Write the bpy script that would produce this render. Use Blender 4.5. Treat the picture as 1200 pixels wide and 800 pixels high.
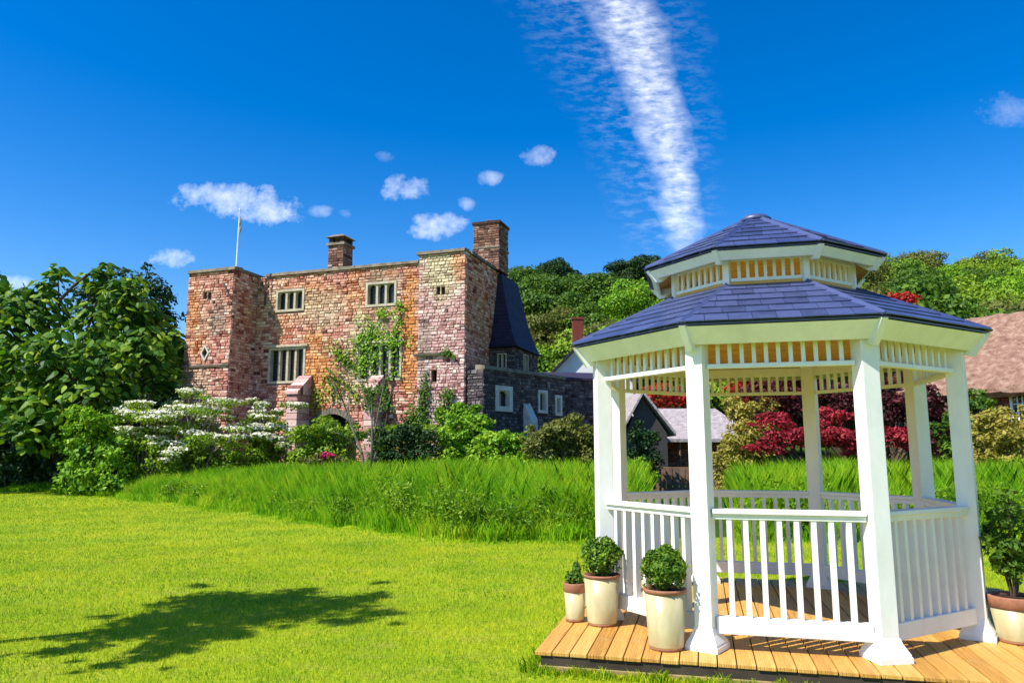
import bpy, math, random
import numpy as np
from mathutils import Vector, Matrix
random.seed(7)
rng = np.random.default_rng(11)
R = math.radians
scn = bpy.context.scene
C = scn.collection
for o in list(bpy.data.objects):
    bpy.data.objects.remove(o)

# ------------------------------------------------------------ camera
FPX, PITCH, EYE = 862.6, 0.1496, 1.554
cp, sp = math.cos(PITCH), math.sin(PITCH)
cam = bpy.data.cameras.new('camera')
cam.sensor_width = 36.0
cam.sensor_fit = 'HORIZONTAL'
cam.lens = FPX / 1200 * 36
cam.clip_start = 0.05
cam.clip_end = 2000
camo = bpy.data.objects.new('camera', cam)
C.objects.link(camo)
camo.location = (0, 0, EYE)
camo.rotation_euler = (math.pi / 2 + PITCH, 0, 0)
scn.camera = camo

# ------------------------------------------------------------ light
SUN_EL, SUN_AZ = R(51), R(31)          # SUN_AZ: direction in which shadows fall, from +x towards +y
sdir = Vector((math.cos(SUN_AZ) * math.cos(SUN_EL), math.sin(SUN_AZ) * math.cos(SUN_EL), -math.sin(SUN_EL)))
sl = bpy.data.lights.new('sun', 'SUN')
sl.energy = 5.0
sl.angle = R(0.5)
sl.color = (1.0, 0.95, 0.86)
so = bpy.data.objects.new('sun', sl)
C.objects.link(so)
so.location = (-20, -12, 40)
so.rotation_euler = sdir.to_track_quat('-Z', 'Y').to_euler()

scn.view_settings.view_transform = 'Standard'
scn.view_settings.look = 'None'
scn.view_settings.gamma = 1.0
scn.view_settings.use_curve_mapping = False
scn.view_settings.exposure = 0.72

# ------------------------------------------------------------ pixel helpers (photo pixels, 1200x800)
def ray(px, py):
    a = (px - 600) / FPX
    b = (400 - py) / FPX
    return Vector((a, cp - b * sp, sp + b * cp))
def atz(px, py, z=0.0):
    d = ray(px, py)
    return Vector((0, 0, EYE)) + d * ((z - EYE) / d.z)
def aty(px, py, y):
    d = ray(px, py)
    return Vector((0, 0, EYE)) + d * (y / d.y)

# ------------------------------------------------------------ world: sky with clouds
w = bpy.data.worlds.new('World')
scn.world = w
w.use_nodes = True
wt = w.node_tree
wt.nodes.clear()
def WN(t, **k):
    n = wt.nodes.new(t)
    for a, v in k.items():
        setattr(n, a, v)
    return n
def wl(a, b):
    wt.links.new(a, b)
def wmath(op, a, b=None, c=None, clamp=False):
    n = WN('ShaderNodeMath', operation=op)
    n.use_clamp = clamp
    for i, v in enumerate((a, b, c)):
        if v is None:
            continue
        if isinstance(v, (int, float)):
            n.inputs[i].default_value = v
        else:
            wl(v, n.inputs[i])
    return n.outputs[0]
sky = WN('ShaderNodeTexSky', sky_type='NISHITA')
sky.sun_disc = False
sky.sun_elevation = SUN_EL
sky.sun_rotation = math.atan2(-sdir.x, -sdir.y)
sky.air_density = 1.0
sky.dust_density = 0.35
sky.ozone_density = 2.2
hs = WN('ShaderNodeHueSaturation')
hs.inputs['Hue'].default_value = 0.510
hs.inputs['Saturation'].default_value = 1.52
hs.inputs['Value'].default_value = 1.48
wl(sky.outputs[0], hs.inputs['Color'])
tc = WN('ShaderNodeTexCoord')
sepw = WN('ShaderNodeSeparateXYZ')
wl(tc.outputs['Generated'], sepw.inputs[0])
dyc = wmath('MAXIMUM', sepw.outputs[1], 0.02)
ca = wmath('DIVIDE', sepw.outputs[0], dyc)      # direction coordinates, fixed to the world's axes
cb = wmath('DIVIDE', sepw.outputs[2], dyc)
comb = WN('ShaderNodeCombineXYZ')
wl(ca, comb.inputs[0]); wl(cb, comb.inputs[1])
def wnoise(scale, detail, rough=0.6, vec=None, sx=1, sy=1, rot=0):
    mp = WN('ShaderNodeMapping')
    mp.inputs['Scale'].default_value = (sx, sy, 1)
    mp.inputs['Rotation'].default_value = (0, 0, rot)
    wl(vec or comb.outputs[0], mp.inputs[0])
    n = WN('ShaderNodeTexNoise')
    n.inputs['Scale'].default_value = scale
    n.inputs['Detail'].default_value = detail
    n.inputs['Roughness'].default_value = rough
    wl(mp.outputs[0], n.inputs['Vector'])
    return n.outputs['Fac']
nz1 = wnoise(24, 8, 0.66)
nz2 = wnoise(70, 5, 0.6)
def dirco(px, py):
    d = ray(px, py)
    return d.x / d.y, d.z / d.y
cloud = None
# small cumulus puffs: centre px, half sizes px, strength
for (px, py, sx, sy, st) in [(272, 234, 64, 22, 1), (316, 246, 44, 20, 1), (240, 226, 34, 16, .8), (202, 303, 34, 12, .85),
                             (476, 218, 30, 18, .8), (513, 264, 36, 20, .9), (632, 183, 22, 14, .6),
                             (574, 209, 17, 10, .5), (546, 238, 12, 9, .4), (375, 247, 16, 8, .4), (5, 332, 44, 10, .7),
                             (450, 184, 14, 9, .3), (1178, 130, 40, 22, .25), (406, 250, 10, 7, .3)]:
    a0, b0 = dirco(px, py)
    ka = sx * 1.12 / FPX
    kb = sy * 1.12 / FPX
    u = wmath('DIVIDE', wmath('SUBTRACT', ca, a0), ka)
    v = wmath('DIVIDE', wmath('SUBTRACT', cb, b0), kb)
    rr = wmath('ADD', wmath('MULTIPLY', u, u), wmath('MULTIPLY', v, v))
    val = wmath('SUBTRACT', 0.78, rr)
    val = wmath('ADD', val, wmath('MULTIPLY', wmath('SUBTRACT', nz1, 0.5), 3.6))
    val = wmath('ADD', val, wmath('MULTIPLY', wmath('SUBTRACT', nz2, 0.5), 0.8))
    val = wmath('MULTIPLY', wmath('MULTIPLY', val, 0.46, clamp=True), st)
    cloud = val if cloud is None else wmath('MAXIMUM', cloud, val)
# the long streak of thin high cloud
A0 = dirco(718, -20)
A1 = dirco(806, 285)
dx, dy = A1[0] - A0[0], A1[1] - A0[1]
L = math.hypot(dx, dy)
ux, uy = dx / L, dy / L
along = wmath('ADD', wmath('MULTIPLY', wmath('SUBTRACT', ca, A0[0]), ux), wmath('MULTIPLY', wmath('SUBTRACT', cb, A0[1]), uy))
across = wmath('ADD', wmath('MULTIPLY', wmath('SUBTRACT', ca, A0[0]), -uy), wmath('MULTIPLY', wmath('SUBTRACT', cb, A0[1]), ux))
alongn = wmath('DIVIDE', along, L)
# gentle bow of the streak
bow = wmath('MULTIPLY', wmath('MULTIPLY', alongn, wmath('SUBTRACT', 1.0, alongn)), 0.048)
across = wmath('SUBTRACT', across, bow)
half = wmath('SUBTRACT', 0.060, wmath('MULTIPLY', alongn, 0.030))
half = wmath('MAXIMUM', half, 0.004)
wob = wmath('MULTIPLY', wmath('SUBTRACT', wnoise(14, 4), 0.5), 0.05)
q = wmath('DIVIDE', wmath('ABSOLUTE', wmath('ADD', across, wob)), half)
prof = wmath('SUBTRACT', 1.0, wmath('POWER', q, 1.6), clamp=True)
fib = wnoise(34, 7, 0.62, sx=1.0, sy=2.4, rot=R(-18))
fib2 = wnoise(90, 4, 0.6, sx=1.0, sy=2.6, rot=R(-14))
tex = wmath('ADD', wmath('MULTIPLY', wmath('SUBTRACT', fib, 0.24), 1.75), wmath('MULTIPLY', wmath('SUBTRACT', fib2, 0.5), 0.55), clamp=True)
endf = wmath('MULTIPLY', wmath('SUBTRACT', 1.06, alongn), 8.0, clamp=True)
streak = wmath('MULTIPLY', wmath('MULTIPLY', prof, tex), endf)
streak = wmath('MULTIPLY', streak, 0.85)
# faint veil beside the streak
q2 = wmath('DIVIDE', wmath('ABSOLUTE', wmath('ADD', wmath('ADD', across, 0.02), wob)), wmath('MULTIPLY', half, 2.6))
veil = wmath('MULTIPLY', wmath('SUBTRACT', 1.0, q2, clamp=True), wmath('MULTIPLY', wmath('SUBTRACT', fib, 0.46), 1.5, clamp=True))
veil = wmath('MULTIPLY', wmath('MULTIPLY', veil, endf), 0.55)
cloud = wmath('MAXIMUM', cloud, wmath('MAXIMUM', streak, veil))
front = wmath('MULTIPLY', wmath('SUBTRACT', sepw.outputs[1], 0.05), 8, clamp=True)
cloud = wmath('MULTIPLY', cloud, front, clamp=True)
mixw = WN('ShaderNodeMix', data_type='RGBA')
wl(cloud, mixw.inputs['Factor'])
wl(hs.outputs[0], mixw.inputs['A'])
mixw.inputs['B'].default_value = (11.5, 11.8, 12.3, 1)
bg = WN('ShaderNodeBackground')
bg.inputs['Strength'].default_value = 0.08
wl(mixw.outputs['Result'], bg.inputs['Color'])
wo = WN('ShaderNodeOutputWorld')
wl(bg.outputs[0], wo.inputs[0])

# ------------------------------------------------------------ materials
def mat(name):
    m = bpy.data.materials.new(name)
    m.use_nodes = True
    nt = m.node_tree
    b = nt.nodes['Principled BSDF']
    return m, nt, b
def nd(nt, t, **k):
    n = nt.nodes.new(t)
    for a, v in k.items():
        setattr(n, a, v)
    return n
def coords(nt, kind='Object'):
    n = nd(nt, 'ShaderNodeTexCoord')
    return n.outputs[kind]
def geo_pos(nt):
    return nd(nt, 'ShaderNodeNewGeometry').outputs['Position']
def noise(nt, vec, scale, detail=4, rough=0.6, sc=(1, 1, 1)):
    mp = nd(nt, 'ShaderNodeMapping')
    mp.inputs['Scale'].default_value = sc
    nt.links.new(vec, mp.inputs[0])
    n = nd(nt, 'ShaderNodeTexNoise')
    n.inputs['Scale'].default_value = scale
    n.inputs['Detail'].default_value = detail
    n.inputs['Roughness'].default_value = rough
    nt.links.new(mp.outputs[0], n.inputs['Vector'])
    return n.outputs['Fac']
def ramp(nt, fac, stops, interp='LINEAR'):
    r = nd(nt, 'ShaderNodeValToRGB')
    r.color_ramp.interpolation = interp
    el = r.color_ramp.elements
    while len(el) < len(stops):
        el.new(0.5)
    for e, (p, c) in zip(el, stops):
        e.position = p
        e.color = (*c, 1) if len(c) == 3 else c
    nt.links.new(fac, r.inputs[0])
    return r.outputs[0]
def mixc(nt, fac, a, b, mode='MIX'):
    m = nd(nt, 'ShaderNodeMix', data_type='RGBA', blend_type=mode)
    for key, v in (('Factor', fac), ('A', a), ('B', b)):
        s = m.inputs[key]
        if isinstance(v, (int, float)):
            s.default_value = v
        elif isinstance(v, tuple):
            s.default_value = (*v, 1)
        else:
            nt.links.new(v, s)
    return m.outputs['Result']
def bump(nt, b, h, strength=0.5, dist=0.01):
    n = nd(nt, 'ShaderNodeBump')
    n.inputs['Strength'].default_value = strength
    n.inputs['Distance'].default_value = dist
    nt.links.new(h, n.inputs['Height'])
    nt.links.new(n.outputs[0], b.inputs['Normal'])
def attr(nt, name='tint'):
    return nd(nt, 'ShaderNodeAttribute', attribute_name=name).outputs['Fac']
def objrand(nt):
    return nd(nt, 'ShaderNodeObjectInfo').outputs['Random']

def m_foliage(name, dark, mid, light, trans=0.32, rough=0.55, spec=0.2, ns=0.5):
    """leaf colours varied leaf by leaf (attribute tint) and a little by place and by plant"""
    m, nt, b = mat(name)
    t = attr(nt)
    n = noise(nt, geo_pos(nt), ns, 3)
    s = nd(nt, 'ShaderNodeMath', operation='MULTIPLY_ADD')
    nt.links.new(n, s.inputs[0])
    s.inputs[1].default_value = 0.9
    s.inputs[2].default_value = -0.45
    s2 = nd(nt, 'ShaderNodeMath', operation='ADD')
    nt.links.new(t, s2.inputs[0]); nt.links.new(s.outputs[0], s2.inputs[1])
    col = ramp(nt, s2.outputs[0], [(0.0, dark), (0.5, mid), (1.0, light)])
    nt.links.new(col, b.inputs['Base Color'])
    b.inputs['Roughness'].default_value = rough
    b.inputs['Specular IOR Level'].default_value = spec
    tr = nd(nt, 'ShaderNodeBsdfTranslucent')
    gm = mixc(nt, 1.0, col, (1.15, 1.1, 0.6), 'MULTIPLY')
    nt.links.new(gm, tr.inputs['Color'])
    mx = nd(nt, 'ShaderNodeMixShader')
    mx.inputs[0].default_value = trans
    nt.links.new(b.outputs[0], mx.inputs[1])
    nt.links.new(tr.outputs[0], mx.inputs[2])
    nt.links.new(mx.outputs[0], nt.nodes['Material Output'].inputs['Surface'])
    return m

M = {}
def plain(name, col, rough=0.6, spec=0.4, var=0.15, scale=8, bmp=0.0, bscale=60, metal=0.0):
    m, nt, b = mat(name)
    n = noise(nt, coords(nt), scale, 5)
    c2 = tuple(x * (1 - var) for x in col)
    c1 = tuple(min(1, x * (1 + var * 0.6)) for x in col)
    nt.links.new(ramp(nt, n, [(0.3, c2), (0.7, c1)]), b.inputs['Base Color'])
    b.inputs['Roughness'].default_value = rough
    b.inputs['Specular IOR Level'].default_value = spec
    b.inputs['Metallic'].default_value = metal
    if bmp:
        bump(nt, b, noise(nt, coords(nt), bscale, 4), bmp, 0.004)
    M[name] = m
    return m

# painted timber: white, faint brush streaks, slight grime
m, nt, b = mat('white_paint')
co = geo_pos(nt)
g = noise(nt, co, 5, 6, 0.65, (1, 1, 0.5))
g2 = noise(nt, co, 60, 3, 0.6, (1, 1, 0.15))
c_ = ramp(nt, g, [(0.25, (0.70, 0.70, 0.68)), (0.6, (0.82, 0.82, 0.80))])
nt.links.new(c_, b.inputs['Base Color'])
b.inputs['Roughness'].default_value = 0.42
bump(nt, b, g2, 0.18, 0.002)
M['white_paint'] = m

# pine ceiling
m, nt, b = mat('pine')
co = coords(nt)
n = noise(nt, co, 10, 6, 0.6, (1, 1, 6))
nt.links.new(ramp(nt, n, [(0.3, (0.58, 0.27, 0.05)), (0.7, (0.78, 0.46, 0.12))]), b.inputs['Base Color'])
b.inputs['Roughness'].default_value = 0.55
M['pine'] = m

# decking board: new yellow softwood, ridged along its length
m, nt, b = mat('decking')
co = coords(nt)
rn = objrand(nt)
n = noise(nt, co, 5, 7, 0.62, (14, 0.7, 4))
n2 = noise(nt, co, 2.5, 4)
ad = nd(nt, 'ShaderNodeMath', operation='MULTIPLY_ADD')
nt.links.new(rn, ad.inputs[0]); ad.inputs[1].default_value = 0.34; nt.links.new(n, ad.inputs[2])
ad2 = nd(nt, 'ShaderNodeMath', operation='SUBTRACT'); nt.links.new(ad.outputs[0], ad2.inputs[0]); ad2.inputs[1].default_value = 0.17
col = ramp(nt, ad2.outputs[0], [(0.25, (0.34, 0.15, 0.022)), (0.5, (0.52, 0.27, 0.05)), (0.75, (0.62, 0.38, 0.10))])
col = mixc(nt, ramp(nt, n2, [(0.55, (0, 0, 0)), (0.75, (0.35, 0.35, 0.35))]), col, (0.42, 0.36, 0.16))
nt.links.new(col, b.inputs['Base Color'])
b.inputs['Roughness'].default_value = 0.6
sx = nd(nt, 'ShaderNodeSeparateXYZ'); nt.links.new(co, sx.inputs[0])
wv = nd(nt, 'ShaderNodeMath', operation='MULTIPLY'); nt.links.new(sx.outputs[0], wv.inputs[0]); wv.inputs[1].default_value = 2 * math.pi / 0.0115
sn = nd(nt, 'ShaderNodeMath', operation='SINE'); nt.links.new(wv.outputs[0], sn.inputs[0])
bump(nt, b, sn.outputs[0], 0.55, 0.0016)
M['decking'] = m
plain('old_timber', (0.055, 0.042, 0.030), 0.85, 0.2, 0.35, 6)
plain('sleeper', (0.34, 0.25, 0.10), 0.8, 0.2, 0.3, 7)

# slate shingle
m, nt, b = mat('slate')
rn = objrand(nt)
n = noise(nt, geo_pos(nt), 9, 5)
ad = nd(nt, 'ShaderNodeMath', operation='MULTIPLY_ADD')
nt.links.new(rn, ad.inputs[0]); ad.inputs[1].default_value = 0.5; nt.links.new(n, ad.inputs[2])
col = ramp(nt, ad.outputs[0], [(0.35, (0.022, 0.032, 0.095)), (0.9, (0.052, 0.070, 0.175))])
nt.links.new(col, b.inputs['Base Color'])
b.inputs['Roughness'].default_value = 0.42
b.inputs['Specular IOR Level'].default_value = 0.55
bump(nt, b, noise(nt, geo_pos(nt), 70, 4), 0.25, 0.003)
M['slate'] = m

# terracotta and cream glaze
plain('terracotta', (0.30, 0.13, 0.075), 0.75, 0.3, 0.25, 20, 0.3, 120)
m, nt, b = mat('cream_glaze')
n = noise(nt, coords(nt), 6, 5, 0.6, (1, 1, 0.4))
col = ramp(nt, n, [(0.3, (0.36, 0.30, 0.15)), (0.6, (0.50, 0.45, 0.26)), (0.8, (0.40, 0.29, 0.12))])
nt.links.new(col, b.inputs['Base Color'])
b.inputs['Roughness'].default_value = 0.32
M['cream_glaze'] = m
plain('soil', (0.035, 0.022, 0.014), 0.95, 0.1, 0.4, 40)

# castle stone: colour stone by stone, with big weathered areas
def m_stone(name, ramp_stops, orange=0.0, pale=0.0, seed=0.0, blobs=()):
    """stone by stone colour plus weathered areas; blobs = (x, z, rx, rz, amount, kind) in wall metres"""
    m, nt, b = mat(name)
    t = attr(nt)
    co = coords(nt)
    fine = noise(nt, co, 11, 6, 0.7)
    def ma(op, a, b_, clamp=False):
        n = nd(nt, 'ShaderNodeMath', operation=op); n.use_clamp = clamp
        for i_, v in enumerate((a, b_)):
            if isinstance(v, (int, float)): n.inputs[i_].default_value = v
            else: nt.links.new(v, n.inputs[i_])
        return n.outputs[0]
    s2 = ma('ADD', t, ma('MULTIPLY', ma('SUBTRACT', fine, 0.5), 1.5))
    col = ramp(nt, s2, ramp_stops)
    big = noise(nt, co, 0.8, 5, 0.62)
    sx3 = nd(nt, 'ShaderNodeSeparateXYZ'); nt.links.new(co, sx3.inputs[0])
    O = mixc(nt, s2, (0.36, 0.09, 0.02), (0.76, 0.38, 0.12))
    Pp = mixc(nt, s2, (0.28, 0.21, 0.13), (0.74, 0.64, 0.42))
    D_ = mixc(nt, s2, (0.10, 0.09, 0.075), (0.32, 0.29, 0.24))
    if orange:
        no = noise(nt, co, 0.42, 4, 0.55, (1.0, 1.0, 0.75))
        col = mixc(nt, ramp(nt, no, [(0.50, (0, 0, 0)), (0.64, (orange,) * 3)]), col, O)
    if pale:
        mp = nd(nt, 'ShaderNodeMapping'); mp.inputs['Location'].default_value = (7 + seed, 3, 5)
        nt.links.new(co, mp.inputs[0])
        npn = noise(nt, mp.outputs[0], 0.55, 5, 0.6)
        col = mixc(nt, ramp(nt, npn, [(0.50, (0, 0, 0)), (0.66, (pale,) * 3)]), col, Pp)
    for (bx0, bz0, brx, brz, am, kind) in blobs:
        u = ma('DIVIDE', ma('SUBTRACT', sx3.outputs[0], bx0), brx); v = ma('DIVIDE', ma('SUBTRACT', sx3.outputs[2], bz0), brz)
        q = ma('SUBTRACT', 1.0, ma('ADD', ma('MULTIPLY', u, u), ma('MULTIPLY', v, v)))
        q = ma('ADD', q, ma('MULTIPLY', ma('SUBTRACT', big, 0.5), 3.2))
        q = ma('MULTIPLY', ma('MULTIPLY', q, 1.3, True), am)
        col = mixc(nt, q, col, {'o': O, 'p': Pp, 'd': D_}[kind])
    nt.links.new(col, b.inputs['Base Color'])
    b.inputs['Roughness'].default_value = 0.92
    b.inputs['Specular IOR Level'].default_value = 0.15
    bump(nt, b, noise(nt, co, 40, 5, 0.7), 0.7, 0.015)
    M[name] = m
red_stops = [(0.0, (0.08, 0.028, 0.024)), (0.2, (0.29, 0.09, 0.07)), (0.42, (0.50, 0.21, 0.16)), (0.68, (0.63, 0.35, 0.28)), (0.95, (0.70, 0.56, 0.44))]
m_stone('red_stone', red_stops, 0.55, 0.35, 0.0, [(3.1, 4.6, 1.3, 2.4, .9, 'o'), (7.55, 6.5, .42, 3.4, .95, 'o'), (5.6, 5.6, 1.4, 2.0, .8, 'p'), (3.6, 7.6, 1.8, 1.0, .6, 'p'), (6.2, 8.6, 1.3, .8, .6, 'd'), (1.0, 8.0, .8, 1.0, .3, 'p'), (-.7, 7.2, .6, 1.0, .5, 'd'), (-2.0, 7.6, .4, 1.2, .7, 'o'), (-1.6, 4.6, .9, 1.2, .4, 'p')])
m_stone('pink_stone', [(0.0, (0.12, 0.05, 0.05)), (0.28, (0.42, 0.21, 0.20)), (0.55, (0.60, 0.38, 0.36)), (0.82, (0.66, 0.50, 0.46)), (1.0, (0.70, 0.62, 0.53))], 0.0, 0.3, 4.0, [(8.9, 8.7, 1.1, 1.2, .95, 'p'), (9.8, 9.0, .4, .8, .6, 'o'), (8.3, 5.8, .4, 1.6, .6, 'd'), (8.5, 3.2, .6, 1.2, .6, 'd')])
m_stone('shade_grey_stone', [(0.0, (0.025, 0.021, 0.026)), (0.4, (0.075, 0.062, 0.068)), (0.7, (0.12, 0.10, 0.105)), (1.0, (0.24, 0.21, 0.20))], 0, 0.12)  # grey stone darkened so its colour carries the shade on wing and range
m_stone('brick', [(0.0, (0.15, 0.04, 0.028)), (0.5, (0.32, 0.085, 0.055)), (1.0, (0.44, 0.17, 0.11))], 0, 0.2)
m_stone('chimney_stone', [(0.0, (0.05, 0.028, 0.022)), (0.4, (0.17, 0.085, 0.06)), (0.7, (0.27, 0.15, 0.11)), (1.0, (0.42, 0.31, 0.24))], 0, 0.25)
plain('mortar', (0.22, 0.15, 0.11), 0.95, 0.1, 0.35, 3, 0.4, 40)
plain('mortar_dark', (0.05, 0.04, 0.04), 0.95, 0.1, 0.3, 3, 0.4, 40)
plain('dressed_stone', (0.46, 0.40, 0.30), 0.85, 0.2, 0.3, 5, 0.3, 50)
plain('pale_stone', (0.55, 0.53, 0.48), 0.8, 0.2, 0.2, 5, 0.2, 50)
plain('coping', (0.20, 0.17, 0.13), 0.9, 0.2, 0.5, 2.5, 0.5, 30)
plain('glass', (0.012, 0.014, 0.018), 0.08, 0.6, 0.3, 3)
plain('lead', (0.05, 0.05, 0.055), 0.5, 0.4, 0.2, 9)
plain('render_white', (0.74, 0.73, 0.70), 0.85, 0.2, 0.12, 1.2, 0.2, 40)
plain('roof_slate_dark', (0.030, 0.022, 0.050), 0.7, 0.3, 0.4, 3, 0.5, 14)
plain('pole_white', (0.75, 0.75, 0.74), 0.4, 0.4, 0.1, 5)
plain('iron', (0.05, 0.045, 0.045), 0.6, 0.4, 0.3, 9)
plain('gate_wood', (0.20, 0.125, 0.085), 0.85, 0.2, 0.4, 5, 0.3, 40)
plain('bark', (0.10, 0.070, 0.048), 0.95, 0.1, 0.4, 5, 0.6, 25)
plain('bark_grey', (0.17, 0.145, 0.115), 0.95, 0.1, 0.4, 5, 0.6, 25)
plain('flag_cloth', (0.35, 0.30, 0.32), 0.8, 0.2, 0.3, 5)
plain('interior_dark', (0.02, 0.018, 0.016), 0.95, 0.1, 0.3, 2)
# tiled / thatched roofs
def m_thatch(name, c1, c2, c3):
    m, nt, b = mat(name)
    co = coords(nt)
    n = noise(nt, co, 5, 6, 0.65, (1, 1, 1))
    n2 = noise(nt, co, 30, 4, 0.7)
    s = nd(nt, 'ShaderNodeMath', operation='MULTIPLY_ADD'); nt.links.new(n2, s.inputs[0]); s.inputs[1].default_value = 0.55; nt.links.new(n, s.inputs[2])
    s2 = nd(nt, 'ShaderNodeMath', operation='SUBTRACT'); nt.links.new(s.outputs[0], s2.inputs[0]); s2.inputs[1].default_value = 0.27
    nt.links.new(ramp(nt, s2.outputs[0], [(0.28, c1), (0.5, c2), (0.72, c3)]), b.inputs['Base Color'])
    b.inputs['Roughness'].default_value = 0.95
    b.inputs['Specular IOR Level'].default_value = 0.1
    bump(nt, b, s2.outputs[0], 1.0, 0.05)
    M[name] = m
m_thatch('thatch', (0.13, 0.065, 0.05), (0.26, 0.15, 0.11), (0.38, 0.27, 0.20))
m_thatch('stone_slates', (0.20, 0.17, 0.18), (0.34, 0.30, 0.31), (0.48, 0.44, 0.42))

# ground: lawn soil-green sheet; meadow and hill floor darker
m, nt, b = mat('turf')
co = geo_pos(nt)
n1 = noise(nt, co, 0.55, 5, 0.6)
n2 = noise(nt, co, 26, 4, 0.7)
n3 = noise(nt, co, 2.2, 4, 0.6, (1, 2.2, 1))
c1 = ramp(nt, n1, [(0.3, (0.17, 0.28, 0.008)), (0.55, (0.30, 0.37, 0.010)), (0.75, (0.42, 0.41, 0.02))])
c2 = mixc(nt, ramp(nt, n3, [(0.52, (0, 0, 0)), (0.75, (0.5, 0.5, 0.5))]), c1, (0.36, 0.34, 0.06))
c3 = mixc(nt, ramp(nt, n2, [(0.35, (0.55, 0.55, 0.55)), (0.6, (0, 0, 0))]), c2, (0.07, 0.15, 0.008))
nt.links.new(c3, b.inputs['Base Color'])
b.inputs['Roughness'].default_value = 0.9
b.inputs['Specular IOR Level'].default_value = 0.1
bump(nt, b, n2, 0.8, 0.03)
M['turf'] = m
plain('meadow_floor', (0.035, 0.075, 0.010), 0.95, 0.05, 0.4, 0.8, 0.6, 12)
def m_grass(name, dry_amt, a, bcol, c, tr=0.35):
    m, nt, b = mat(name)
    t = attr(nt)
    co = geo_pos(nt)
    n1 = noise(nt, co, 1.0, 6, 0.65)
    n3 = noise(nt, co, 2.2, 4, 0.6, (1, 2.2, 1))
    s = nd(nt, 'ShaderNodeMath', operation='MULTIPLY_ADD'); nt.links.new(n1, s.inputs[0]); s.inputs[1].default_value = 2.3; s.inputs[2].default_value = -1.15
    s2 = nd(nt, 'ShaderNodeMath', operation='ADD'); nt.links.new(s.outputs[0], s2.inputs[0]); nt.links.new(t, s2.inputs[1])
    n5 = noise(nt, co, 7.5, 4, 0.7)
    s5 = nd(nt, 'ShaderNodeMath', operation='MULTIPLY_ADD'); nt.links.new(n5, s5.inputs[0]); s5.inputs[1].default_value = 1.7 if dry_amt else 0.6; s5.inputs[2].default_value = -0.85 if dry_amt else -0.3
    s6 = nd(nt, 'ShaderNodeMath', operation='ADD'); nt.links.new(s5.outputs[0], s6.inputs[0]); nt.links.new(s2.outputs[0], s6.inputs[1]); s2 = s6
    col = ramp(nt, s2.outputs[0], [(0.0, a), (0.5, bcol), (1.0, c)])
    if dry_amt:
        col = mixc(nt, ramp(nt, n3, [(0.52, (0, 0, 0)), (0.75, (dry_amt,) * 3)]), col, (0.42, 0.38, 0.07))
    nt.links.new(col, b.inputs['Base Color'])
    b.inputs['Roughness'].default_value = 0.55
    b.inputs['Specular IOR Level'].default_value = 0.2
    trn = nd(nt, 'ShaderNodeBsdfTranslucent')
    nt.links.new(col, trn.inputs['Color'])
    mx = nd(nt, 'ShaderNodeMixShader'); mx.inputs[0].default_value = tr
    nt.links.new(b.outputs[0], mx.inputs[1]); nt.links.new(trn.outputs[0], mx.inputs[2])
    nt.links.new(mx.outputs[0], nt.nodes['Material Output'].inputs['Surface'])
    M[name] = m
m_grass('lawn_blade', 0.75, (0.09, 0.25, 0.004), (0.35, 0.48, 0.007), (0.60, 0.58, 0.02))
m_grass('meadow_blade', 0.0, (0.10, 0.30, 0.010), (0.25, 0.52, 0.012), (0.50, 0.62, 0.03), 0.5)

M['leaf_big'] = m_foliage('leaf_big', (0.012, 0.05, 0.006), (0.07, 0.18, 0.012), (0.30, 0.42, 0.03), 0.38, 0.5, 0.2)
M['leaf_mid'] = m_foliage('leaf_mid', (0.015, 0.05, 0.008), (0.06, 0.14, 0.012), (0.15, 0.25, 0.02))
M['leaf_light'] = m_foliage('leaf_light', (0.07, 0.15, 0.010), (0.17, 0.29, 0.016), (0.30, 0.42, 0.03))
M['leaf_weed'] = m_foliage('leaf_weed', (0.05, 0.13, 0.008), (0.13, 0.27, 0.012), (0.28, 0.40, 0.02), .4)
M['leaf_bright'] = m_foliage('leaf_bright', (0.06, 0.17, 0.010), (0.16, 0.34, 0.015), (0.32, 0.48, 0.03))
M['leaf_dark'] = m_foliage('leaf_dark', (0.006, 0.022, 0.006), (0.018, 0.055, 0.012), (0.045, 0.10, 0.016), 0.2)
M['leaf_olive'] = m_foliage('leaf_olive', (0.05, 0.06, 0.012), (0.12, 0.14, 0.025), (0.22, 0.24, 0.045))
M['leaf_box'] = m_foliage('leaf_box', (0.025, 0.075, 0.008), (0.09, 0.19, 0.014), (0.26, 0.38, 0.03), 0.25, 0.5, 0.15, 6)
M['leaf_red'] = m_foliage('leaf_red', (0.10, 0.006, 0.012), (0.30, 0.016, 0.030), (0.50, 0.06, 0.07))
M['leaf_maroon'] = m_foliage('leaf_maroon', (0.018, 0.006, 0.008), (0.06, 0.012, 0.016), (0.14, 0.025, 0.03), 0.2)
M['leaf_scarlet'] = m_foliage('leaf_scarlet', (0.16, 0.006, 0.006), (0.38, 0.016, 0.014), (0.52, 0.06, 0.03))
M['leaf_gold'] = m_foliage('leaf_gold', (0.16, 0.14, 0.02), (0.32, 0.30, 0.05), (0.46, 0.34, 0.08))
M['petal_white'] = m_foliage('petal_white', (0.45, 0.47, 0.33), (0.66, 0.66, 0.54), (0.8, 0.8, 0.72), 0.3)
M['petal_pink'] = m_foliage('petal_pink', (0.45, 0.02, 0.10), (0.60, 0.03, 0.16), (0.70, 0.12, 0.25), 0.3)

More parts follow.
